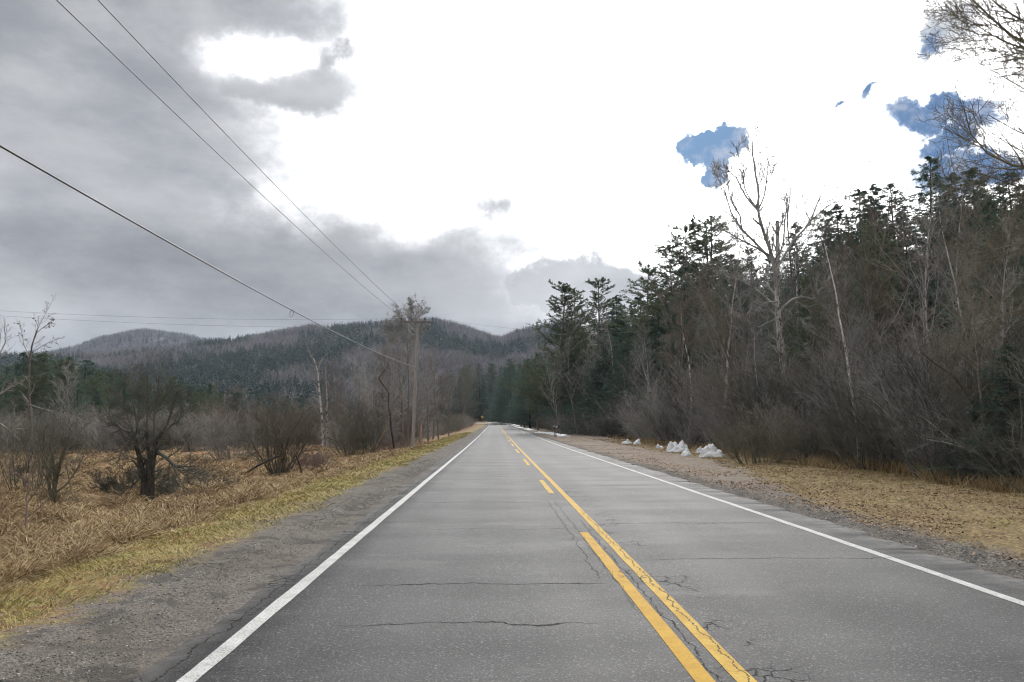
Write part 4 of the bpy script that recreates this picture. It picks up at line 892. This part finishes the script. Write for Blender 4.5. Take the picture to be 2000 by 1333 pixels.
top = pt-np.array([pb[0], YP, gz]); Pm = np.array([[[0, 0, -0.6], *(top*t for t in (0.2, 0.4, 0.6, 0.8, 1.0))]])
pr = np.linspace(0.105, 0.075, 6)[None, :]; tv, tf = tube(Pm, pr, 12)
capi = np.arange(len(tv)-12, len(tv))[None, :]
link('pole_shaft', mesh_from('pole_shaft', [(tv, tf), lathe([(0.11, 0), (0.06, 0.03), (0.002, 0.035)], *top)], M_POLE, smooth_shade=True), pole)
za = top[2]-0.35; tx = top[0]*0.96
link('crossarm', mesh_from('crossarm', [box_chunk(tx, -0.13, za, 2.45, 0.10, 0.12)], M_POLEG), pole)
link('brace', mesh_from('brace', [tube(np.array([[[tx-0.75, -0.15, za-0.05], [tx-0.02, -0.14, za-0.85]], [[tx+0.75, -0.15, za-0.05], [tx+0.02, -0.14, za-0.85]]]), np.full((2, 2), 0.018), 5)], M_GALV), pole)
ins_prof = [(0.001, 0.0), (0.02, 0.0), (0.02, 0.10), (0.07, 0.11), (0.075, 0.14), (0.045, 0.16), (0.06, 0.18), (0.05, 0.22), (0.03, 0.25), (0.001, 0.26)]
INS = {}
for nm, dx in (('a', -1.12), ('b', -0.42), ('c', 0.55), ('d', 1.12)):
    link('insulator', mesh_from('insulator', [lathe(ins_prof, tx+dx, -0.13, za+0.06)], M_PORC, smooth_shade=True), pole); INS[nm] = np.array([pb[0]+tx+dx, YP-0.13, gz+za+0.30])
zc = (at(811, 718, YP)[2]-gz)
link('cable_clamp', mesh_from('cable_clamp', [box_chunk(top[0]*zc/top[2]-0.02, -0.17, zc, 0.10, 0.12, 0.16)], M_GALV), pole)
link('ground_wire', mesh_from('ground_wire', [tube(np.array([[[0.14, -0.05, 0.0], [0.14+top[0]*0.45, -0.05, top[2]*0.5], [top[0]+0.11, -0.05, top[2]-0.5]]]), np.full((1, 3), 0.02), 5)], M_GALV), pole)
link('service_arm', mesh_from('service_arm', [tube(np.array([[[top[0]*.93, -0.1, za-0.95], [top[0]-0.35, -0.15, za-0.9], [top[0]-0.62, -0.2, za-0.70], [top[0]-0.66, -0.2, za-0.25]]]), np.full((1, 4), 0.022), 6)], M_GALV), pole)
def wire(name, label, p0, p1, sag, r, mat, cat='wire', group=None, n=60):
    p0 = np.array(p0, float); p1 = np.array(p1, float); t = np.linspace(0, 1, n)[:, None]
    P = p0*(1-t)+p1*t; P[:, 2] -= sag*4*(t[:, 0]*(1-t[:, 0]))
    o = link(name, mesh_from(name, [tube((P-p0)[None], np.full((1, n), r), 6)], mat, smooth_shade=True), None, tuple(p0)); return tag(o, label, cat, group)
# previous pole stands behind the camera, outside the view; wires run on to it
def through(pa, px, py, Y_, yend):
    """straight 3-D line from pa through pixel (px,py) at depth Y_ on to yend"""
    q = at(px, py, Y_); t = (yend-pa[1])/(q[1]-pa[1]); return pa+(q-pa)*t
YE = -8.0
pA = through(INS['a'], 147, -18, 13.0, YE); pB = through(INS['b'], 223, -18, 13.6, YE)
wire('power_wire', 'lower thin power wire running from upper left to the pole', INS['a'], pA, 0.55, 0.011, M_ALU, group='power wires overhead')
wire('power_wire', 'upper thin power wire running from upper left to the pole', INS['b'], pB, 0.55, 0.011, M_ALU, group='power wires overhead')
pc = np.array([pb[0]+top[0]*zc/top[2], YP-0.24, gz+zc]); pC = through(pc, 0, 222, 9.2, YE+3)
wire('telephone_cable', 'thick black cable sloping from left edge to mid pole', pc, pC, 0.55, 0.015, M_WIRE, 'cable')
wire('service_wire', 'upper of two faint level wires crossing to the left', INS['a']+np.array([0, 0.05, -0.05]), at(-120, 600, 47.0)+np.array([0, 0, 0]), 0.35, 0.006, M_ALU, group='level wires left')
wire('service_wire', 'lower of two faint level wires crossing to the left', np.array([pb[0]+top[0], YP+0.1, gz+za-0.35]), at(-120, 609, 47.0), 0.35, 0.006, M_ALU, group='level wires left')
wire('service_wire', 'faint wire crossing the road from pole to the right trees', INS['d'], at(1075, 648, 60.0), 0.12, 0.007, M_ALU)
tq = np.linspace(0, 1, 400)[:, None]; cq = pc*(1-tq)+pC*tq; cq[:, 2] -= 0.55*4*(tq[:, 0]*(1-tq[:, 0])); cq = cq[cq[:, 1] > 5]
pdp = cq[np.argmin([abs(pxof(*q_)[0]-571) for q_ in cq])]
d_ = link('cable_loop', mesh_from('cable_loop', [tube(np.array([[[0, 0, 0.02], [-0.05, 0, -0.06], [-0.06, 0, -0.16], [-0.03, 0, -0.22]], [[0.02, 0, 0.02], [0.05, 0, -0.05], [0.035, 0, -0.16], [0.0, 0, -0.20]]]), np.full((2, 4), 0.007), 5)], M_WIRE), None, tuple(pdp)); tag(d_, 'small loop of wire hanging from the thick cable', 'loop')

# marker stake beside the pole
sp = at(822, 876, 53.5); stz = float(H(sp[0], 53.5)); st = empty('marker_stake', (sp[0], 53.5, stz)); tag(st, 'slim orange-brown marker stake just right of utility pole', 'stake')
link('post', mesh_from('post', [box_chunk(0, 0, 0.80, 0.09, 0.05, 1.8, 0.01)], M_TAN), st); link('cap', mesh_from('cap', [box_chunk(0, 0, 1.74, 0.11, 0.07, 0.08, 0.01)], plain('rusty_cap', (0.38, 0.16, 0.06), 0.6)), st)

# ------------------------------------------------------------------ signs
M_BLACK = plain('black_enamel', (0.012, 0.012, 0.013), 0.4); M_SWHITE = plain('white_lettering', (0.8, 0.8, 0.78), 0.5, var=0.05); M_SPOST = bark('brown_post', (0.09, 0.055, 0.04), (0.17, 0.11, 0.08), (8, 8, 1), 0)
YS = 84.0; sb = at(1086, 858, YS); sz = float(H(sb[0], YS)); sg = empty('roadside_sign', (sb[0], YS, sz), R(-8)); tag(sg, 'small black sign with white marks on a brown post by the turnout', 'sign')
hs = at(1087, 831, YS)[2]-sz
link('post', mesh_from('post', [box_chunk(-0.12, 0.02, hs/2-0.05, 0.10, 0.09, hs, 0.01)], M_SPOST), sg); link('post', mesh_from('post', [box_chunk(0.02, 0.05, hs/2-0.15, 0.06, 0.06, hs-0.2, 0.01)], M_TAN), sg)
link('panel', mesh_from('panel', [box_chunk(0.02, -0.06, hs-0.16, 0.74, 0.035, 0.38, 0.008)], M_BLACK), sg)
def bars(lst): return [box_chunk(x, -0.082, hs-0.16+z, w, 0.006, h, 0.001) for (x, z, w, h) in lst]
link('lettering', mesh_from('lettering', bars([(-0.23, 0.0, 0.05, 0.20), (-0.15, 0.08, 0.11, 0.05), (0.07, 0.06, 0.27, 0.06), (0.205, -0.01, 0.05, 0.08), (0.05, -0.075, 0.24, 0.06)]), M_SWHITE), sg)
# distant warning sign
M_SYEL = plain('yellow_sign_face', (0.75, 0.42, 0.03), 0.4, var=0.1)
YQ = 352.0; qb = at(942, 815, YQ); qz = float(H(qb[0], YQ)); q = empty('warning_sign', (qb[0], YQ, qz)); tag(q, 'yellow diamond warning sign at the distant bend', 'sign')
hq = qb[2]-qz
link('post', mesh_from('post', [box_chunk(0, 0.05, hq/2, 0.08, 0.06, hq, 0.005)], M_GALV), q)
v, f = box_chunk(0, 0, 0, 0.95, 0.03, 0.95, 0.01); c45 = math.cos(math.pi/4); v = np.stack([v[:, 0]*c45-v[:, 2]*c45, v[:, 1]-0.01, v[:, 0]*c45+v[:, 2]*c45+hq], -1)
link('sign_face', mesh_from('sign_face', [(v, f)], M_SYEL), q)
link('arrow_mark', mesh_from('arrow_mark', [box_chunk(0.05, -0.032, hq-0.12, 0.10, 0.006, 0.42, 0.001), box_chunk(-0.08, -0.032, hq+0.12, 0.30, 0.006, 0.10, 0.001)], M_BLACK), q)

# ------------------------------------------------------------------ snow
def snow_mat():
    m, T = new_mat('old_snow'); p = T.node('ShaderNodeNewGeometry').outputs['Position']; n = T.noise(p, 3.0, 6, 0.65)
    c = T.mix(T.ss(n, 0.35, 0.7), (0.66, 0.67, 0.69), (0.80, 0.81, 0.82)); c = T.mix(T.ss(T.noise(p, 24, 4, 0.7), 0.60, 0.72), c, (0.30, 0.27, 0.24))
    finish(T, c, 0.7, T.noise(p, 14, 5, 0.6), 0.6, 0.05, 0.4); return m
M_SNOW = snow_mat()
from mathutils import noise as mnoise
def lump(cx, cy, cz, sx, sy, sz, seed, sub=4):
    bm = bmesh.new(); bmesh.ops.create_icosphere(bm, subdivisions=sub, radius=1); o_ = Vector((seed*3.7, seed*1.3, seed))
    for v in bm.verts:
        c = v.co.copy(); d = 1+0.42*mnoise.noise(c*1.5+o_)+0.26*abs(mnoise.noise(c*2.6+o_))+0.05*mnoise.noise(c*7+o_)
        v.co = Vector((c.x*d*sx, c.y*d*sy, max(c.z*d, -0.12)*sz))
    V = np.array([q.co[:] for q in bm.verts])+np.array([cx, cy, cz]); bm.verts.ensure_lookup_table(); f = np.array([[w.index for w in q.verts] for q in bm.faces]); bm.free(); return V, f
def snow(name, label, px, py, wpx, hpx, seed, parts=3, cat='snow pile', group='melting snow heaps on the right verge'):
    p = gp(px, py, 0.05); s = p[1]/1450; z = float(H(p[0], p[1])); rng = np.random.default_rng(seed); w, h = wpx*s/2, hpx*s; ch = [lump(0, 0, -0.03, w*0.85, w*0.65, h*0.62, seed)]
    for k in range(parts): ch.append(lump(rng.uniform(-.55, .55)*w, rng.uniform(-.3, .3)*w, h*rng.uniform(0, .22), w*rng.uniform(.3, .45), w*rng.uniform(.3, .4), h*rng.uniform(.5, .78), seed+k+1))
    o = link(name, mesh_from(name, ch, M_SNOW, smooth_shade=True), None, (p[0], p[1]+w*0.4, z)); return tag(o, label, cat, group)
snow('snow_heap', 'largest snow heap, a jagged white mound at the right end', 1394, 893, 54, 27, 3, 4); snow('snow_heap', 'small snow lump touching the left of the largest heap', 1367, 884, 18, 14, 5, 1)
snow('snow_heap', 'low rounded snow lump in front of the peaked heap', 1342, 889, 23, 15, 7, 1); snow('snow_heap', 'peaked snow heap with several tips, second largest', 1326, 882, 42, 19, 9, 4)
snow('snow_heap', 'dirty thin snow patch between heaps under the brush', 1290, 875, 18, 9, 11, 2); snow('snow_heap', 'right one of the far pair of snow mounds', 1245, 868, 18, 11, 13, 1); snow('snow_heap', 'left one of the far pair of snow mounds', 1225, 867, 20, 10, 15, 2)
def snow_strip(label, pts_, seed, group='snow lines along the far road edge'):
    rng = np.random.default_rng(seed); ch = []; P = [gp(a, b, 0.1) for a, b in pts_]; base = P[0].copy(); base[2] = float(H(base[0], base[1]))
    for a, b in zip(P[:-1], P[1:]):
        n = max(2, int(np.linalg.norm(b-a)/0.7))
        for k in range(n):
            q = a+(b-a)*(k+rng.uniform(0, .5))/n; z = float(H(q[0], q[1])); w = rng.uniform(0.45, 0.75)
            ch.append(lump(q[0]-base[0]+rng.normal(0, .15), q[1]-base[1], z-base[2], w, w*1.1, rng.uniform(.08, .20), int(rng.integers(1000)), 2))
    o = link('snow_strip', mesh_from('snow_strip', ch, M_SNOW), None, tuple(base)); return tag(o, label, 'snow strip', group)
snow_strip('broken line of snow behind the small black sign', [(1104, 853), (1085, 850), (1068, 848), (1050, 847)], 21)
snow_strip('thin snow line further up beyond the small black sign', [(1040, 844), (1028, 841.5), (1012, 839.5)], 22)
def far_snow(label, y0, y1, x0, seed):
    rng = np.random.default_rng(seed); ch = []; base = np.array([x0, y0, float(H(x0, y0))])
    for yv in np.arange(y0, y1, 0.7):
        cxr = float(road_frame(yv)[0])-CX; xq = x0+cxr+rng.normal(0, .2)
        ch.append(lump(xq-base[0], yv-base[1], float(H(xq, yv))-base[2]+0.02, rng.uniform(.4, .8), 0.9, rng.uniform(.12, .35), int(rng.integers(1000)), 2))
    o = link('snow_strip', mesh_from('snow_strip', ch, M_SNOW), None, tuple(base)); tag(o, label, 'snow strip', 'snow lines along the far road edge')
far_snow('snow line on the right just before the distant bend', 205, 262, 6.4, 31); far_snow('snow bank on the right where road bends left', 276, 318, 6.8, 32)

# ------------------------------------------------------------------ grasses, leaves, stones
def strawmat(name, c1, c2, c3, sc):
    m, T = new_mat(name); p = T.node('ShaderNodeNewGeometry').outputs['Position']; n = T.noise(p, sc, 4, 0.6)
    t = T.node('ShaderNodeAttribute', {'attribute_name': 'tint'}).outputs['Fac']
    c = T.mix(T.ss(n, 0.38, 0.62), c1, c2); c = T.mix(T.ss(t, 0.3, 1.0, 0, 0.85), c, c3); v = T.ss(t, 0.0, 0.5, 0.6, 1.1)
    c = T.mix(1.0, c, T.node('ShaderNodeCombineXYZ', None, X=v, Y=v, Z=v).outputs[0], 'MULTIPLY')
    finish(T, c, 0.8, spec=0.15); return m
M_FIELD = strawmat('tawny_grass', (0.14, 0.078, 0.036), (0.32, 0.23, 0.115), (0.44, 0.345, 0.20), 0.6); M_VERGE = strawmat('yellow_green_grass', (0.24, 0.23, 0.065), (0.36, 0.29, 0.105), (0.43, 0.36, 0.17), 0.8)
M_RV = strawmat('dead_verge_grass', (0.14, 0.092, 0.042), (0.29, 0.21, 0.095), (0.38, 0.29, 0.15), 2.2); M_LEAF = strawmat('fallen_leaf', (0.13, 0.07, 0.035), (0.22, 0.13, 0.07), (0.34, 0.24, 0.15), 3.0)
def straw(rng, P, az_, elv, ln, wd, bend):
    """3-point bent blades, two quads each"""
    N = len(P); d = np.stack([np.cos(az_)*np.cos(elv), np.sin(az_)*np.cos(elv), np.sin(elv)], -1)
    P1 = P+d*ln[:, None]*0.5; d2 = norm(d-np.array([0, 0, 1.0])*bend[:, None]); P2 = P1+d2*ln[:, None]*0.5
    s = norm(np.cross(d, rng.normal(0, 1, (N, 3))+np.array([0, 0, 2.0])))*wd[:, None]*0.5
    V = np.stack([P+s, P-s, P1-s*0.8, P1+s*0.8, P2], 1).reshape(-1, 3); a = np.arange(N)*5
    return (V, np.stack([a, a+1, a+2, a+3], -1)), np.stack([a+3, a+2, a+4], -1)
def straw_obj(name, label, P, az_, elv, ln, wd, bend, mat, rng):
    (V, q), t3 = straw(rng, P, az_, elv, ln, wd, bend); tint = np.repeat(rng.uniform(0, 1, len(P)), 5)
    me = mesh_from(name, [(V, q), (np.zeros((0, 3)), np.zeros((0, 3), int))], mat, None)
    # quads and tips share vertices
    bpy.data.meshes.remove(me); me = bpy.data.meshes.new(name); me.vertices.add(len(V)); me.vertices.foreach_set('co', V.ravel().astype(np.float32))
    Lp = np.concatenate([q.ravel(), t3.ravel()]); me.loops.add(len(Lp)); me.loops.foreach_set('vertex_index', Lp.astype(np.int32))
    st_ = np.concatenate([np.arange(len(q))*4, len(q)*4+np.arange(len(t3))*3]); tt = np.concatenate([np.full(len(q), 4), np.full(len(t3), 3)])
    me.polygons.add(len(st_)); me.polygons.foreach_set('loop_start', st_.astype(np.int32)); me.polygons.foreach_set('loop_total', tt.astype(np.int32))
    a = me.attributes.new('tint', 'FLOAT', 'POINT'); a.data.foreach_set('value', tint.astype(np.float32)); me.update(calc_edges=True); me.materials.append(mat)
    o = link(name, me); tag(o, label, 'grass', None, 'stuff')
rg = np.random.default_rng(77)
def scatter(n, y0, y1, xlo, xhi):
    y = y0*np.exp(rg.uniform(0, 1, n)*math.log(y1/y0)); x = xlo(y)+(xhi(y)-xlo(y))*rg.uniform(0, 1, n); return x, y
# field: tussocks with blades combed outwards plus loose matted straw
nt = 2000; tx_, ty_ = scatter(nt, 6.0, 70, lambda y: -0.74*y-1, lambda y: -5.2+0*y); tr_ = rg.uniform(0.18, 0.42, nt)*(1+rg.uniform(0, 1, nt)**4); ok = tx_ < -5; tx_, ty_, tr_ = tx_[ok], ty_[ok], tr_[ok]
idx = np.repeat(np.arange(len(tx_)), 80); a = rg.uniform(0, 6.28, len(idx)); q = rg.uniform(0, 1, len(idx))**0.6*tr_[idx]*0.7
x = tx_[idx]+np.cos(a)*q; y = ty_[idx]+np.sin(a)*q; z = H(x, y)+tr_[idx]*0.5*(1-q/tr_[idx]); wsc = np.maximum(0.007, 0.00075*y)
x2, y2 = scatter(150000, 5.0, 80, lambda y: -0.76*y-1, lambda y: -4.9+0*y); k2 = x2 < -4.7; x2, y2 = x2[k2], y2[k2]; wn_ = fbm(x2*0.8, y2*0.8, 88, 4)*16
X_ = np.r_[x, x2]; Y_ = np.r_[y, y2]; Z_ = np.r_[z, H(x2, y2)]; AZ_ = np.r_[a, wn_+rg.normal(0, .7, len(x2))]; EL_ = np.r_[rg.uniform(0.1, 0.85, len(x)), rg.uniform(0.0, 0.45, len(x2))]
LN = np.r_[rg.uniform(0.18, 0.42, len(x)), rg.uniform(0.12, 0.36, len(x2))]; WD = np.maximum(0.005, 0.00065*Y_)
straw_obj('field_grass', 'matted tawny dead grass of the left field', np.stack([X_, Y_, Z_-0.01], -1), AZ_, EL_, LN, WD, rg.uniform(0.4, 1.5, len(X_)), M_FIELD, rg)
x, y = scatter(90000, 3.2, 120, lambda y: -6.2+0*y, lambda y: -3.55+(fbm(y*0.8, y*0, 12, 3)-0.5)*0.9); y = y+rg.normal(0, .3, len(y)); wn_ = fbm(x*0.8, y*0.8, 89, 3)*10
keepv = rg.uniform(0, 1, len(x)) < 0.35+0.65*smooth((fbm(x*0.9, y*0.9, 18, 3)-0.40)/0.15); x, y, wn_ = x[keepv], y[keepv], wn_[keepv]
straw_obj('verge_grass', 'short yellow-green grass along the left gravel shoulder', np.stack([x, y, H(x, y)-0.01], -1), wn_+rg.normal(0, .8, len(x)), rg.uniform(0.1, 0.9, len(x)), rg.uniform(0.07, 0.20, len(x)), np.maximum(0.005, 0.0007*y), rg.uniform(0.2, 1.2, len(x)), M_VERGE, rg)
x, y = scatter(140000, 7.0, 75, lambda y: 6.2+np.clip((y-14)/20, 0, 1)*3.4, lambda y: 13.5+0*y); keep = (x < 0.76*y+1) & (rg.uniform(0, 1, len(x)) < 0.12+0.88*smooth((fbm(x*1.3, y*1.3, 14, 4)-0.38)/0.2)); x, y = x[keep], y[keep]
straw_obj('dead_grass', 'flattened straw-coloured grass on the right verge', np.stack([x, y, H(x, y)-0.01], -1), rg.uniform(0, 6.28, len(x)), rg.uniform(0.05, 0.7, len(x)), rg.uniform(0.05, 0.14, len(x)), np.maximum(0.005, 0.0006*y), rg.uniform(0.2, 1.2, len(x)), M_RV, rg)
# taller tufts under the right thicket
x, y = scatter(26000, 15, 80, lambda y: 12.0+0*y, lambda y: 14.5+0*y); keep = fbm(x*0.9, y*0.35, 15, 3) > 0.5; x, y = x[keep], y[keep]
straw_obj('tall_dead_grass', 'taller rusty grass tufts at the foot of the right thicket', np.stack([x, y, H(x, y)-0.01], -1), rg.uniform(0, 6.28, len(x)), rg.uniform(0.7, 1.45, len(x)), rg.uniform(0.2, 0.55, len(x)), np.maximum(0.005, 0.0006*y), rg.uniform(0.1, 0.8, len(x)), M_FIELD, rg)
def flakes(name, label, x, y, size, mat, lift=0.012, tall=False):
    n = len(x); z = H(x, y)+lift; a = rg.uniform(0, 6.28, n); u = np.stack([np.cos(a), np.sin(a), rg.normal(0, .35, n)], -1); w = np.cross(u, np.stack([rg.normal(0, .3, n), rg.normal(0, .3, n), np.ones(n)], -1)); w = norm(w)
    P = np.stack([x, y, z], -1); s = size[:, None]; V = np.stack([P-u*s, P+w*s*0.5, P+u*s, P-w*s*0.5], 1).reshape(-1, 3); b = np.arange(n)*4
    o = link(name, mesh_from(name, [(V, np.stack([b, b+1, b+2, b+3], -1))], mat, np.repeat(rg.uniform(0, 1, n), 4))); tag(o, label, name.replace('_', ' '), None, 'stuff')
x, y = scatter(60000, 7, 80, lambda y: 5.9+0*y, lambda y: 13.5+0*y); kf = rg.uniform(0, 1, len(x)) < smooth((fbm(x*0.6, y*0.5, 19, 4)-0.42)/0.2)+0.05; x, y = x[kf], y[kf]; flakes('fallen_leaves', 'brown fallen leaves scattered over the right verge', x, y, rg.uniform(0.015, 0.04, len(x)), M_LEAF)
def stones(name, label, x, y, r, mat, zf=H):
    bm = bmesh.new(); bmesh.ops.create_icosphere(bm, subdivisions=1, radius=1)
    for v in bm.verts: v.co *= 1+0.35*mnoise.noise(v.co*2.1)
    bm.verts.ensure_lookup_table(); V0 = np.array([q.co[:] for q in bm.verts]); f0 = np.array([[w.index for w in q.verts] for q in bm.faces]); bm.free()
    n = len(x); a = rg.uniform(0, 6.28, n); sc = r[:, None]*np.stack([rg.uniform(.7, 1.3, n), rg.uniform(.7, 1.3, n), rg.uniform(.4, .8, n)], -1)
    W_ = V0[None]*sc[:, None, :]; ca, sa = np.cos(a)[:, None], np.sin(a)[:, None]
    W_ = np.stack([W_[..., 0]*ca-W_[..., 1]*sa, W_[..., 0]*sa+W_[..., 1]*ca, W_[..., 2]], -1)+np.stack([x, y, zf(x, y)+r*0.1], -1)[:, None, :]
    o = link(name, mesh_from(name, [(W_.reshape(-1, 3), (f0[None]+np.arange(n)[:, None, None]*len(V0)).reshape(-1, 3))], mat, np.repeat(rg.uniform(0, 1, n), len(V0)))); tag(o, label, 'gravel', None, 'stuff')
def stone_mat():
    m, T = new_mat('crushed_stone'); t = T.node('ShaderNodeAttribute', {'attribute_name': 'tint'}).outputs['Fac']; p = T.node('ShaderNodeNewGeometry').outputs['Position']
    c = T.mix(t, (0.09, 0.084, 0.075), (0.25, 0.235, 0.21)); c = T.mix(T.ss(t, 0.93, 0.95), c, (0.5, 0.49, 0.47)); finish(T, c, 0.85, spec=0.2); return m
M_STONE = stone_mat()
x, y = scatter(32000, 3.0, 34, lambda y: -4.3+0*y, lambda y: -2.40+0*y); k = rg.uniform(0, 1, len(x)) < 0.25+1.5*(fbm(x*1.2, y*0.8, 17, 3)-0.35); x, y = x[k], y[k]
stones('gravel', 'loose grey stones on the left shoulder', x, y, rg.uniform(0.003, 0.0075, len(x))*(1+y/25), M_STONE)
x, y = scatter(9000, 5.0, 30, lambda y: 5.45+0*y, lambda y: 6.6+0*y); stones('gravel', 'loose grey stones along the right edge of asphalt', x, y, rg.uniform(0.004, 0.012, len(x)), M_STONE)

# ------------------------------------------------------------------ air
def haze():
    v, f = box_chunk(0, 1790, 128, 6200, 3700, 264, 1.0); me = mesh_from('haze', [(v, f)]); o = link('haze', me)
    m = bpy.data.materials.new('haze_air'); m.use_nodes = True; T = NT(m.node_tree); T.N.clear()
    pv = T.node('ShaderNodeVolumePrincipled', None, Color=(0.68, 0.79, 0.97, 1), Density=HAZE); pv.inputs['Anisotropy'].default_value = 0.3
    T.node('ShaderNodeOutputMaterial', None, Volume=pv.outputs[0]); me.materials.append(m); tag(o, 'thin pale air between the viewer and the hills', 'haze', None, 'stuff')
HAZE = 0.000085
haze()
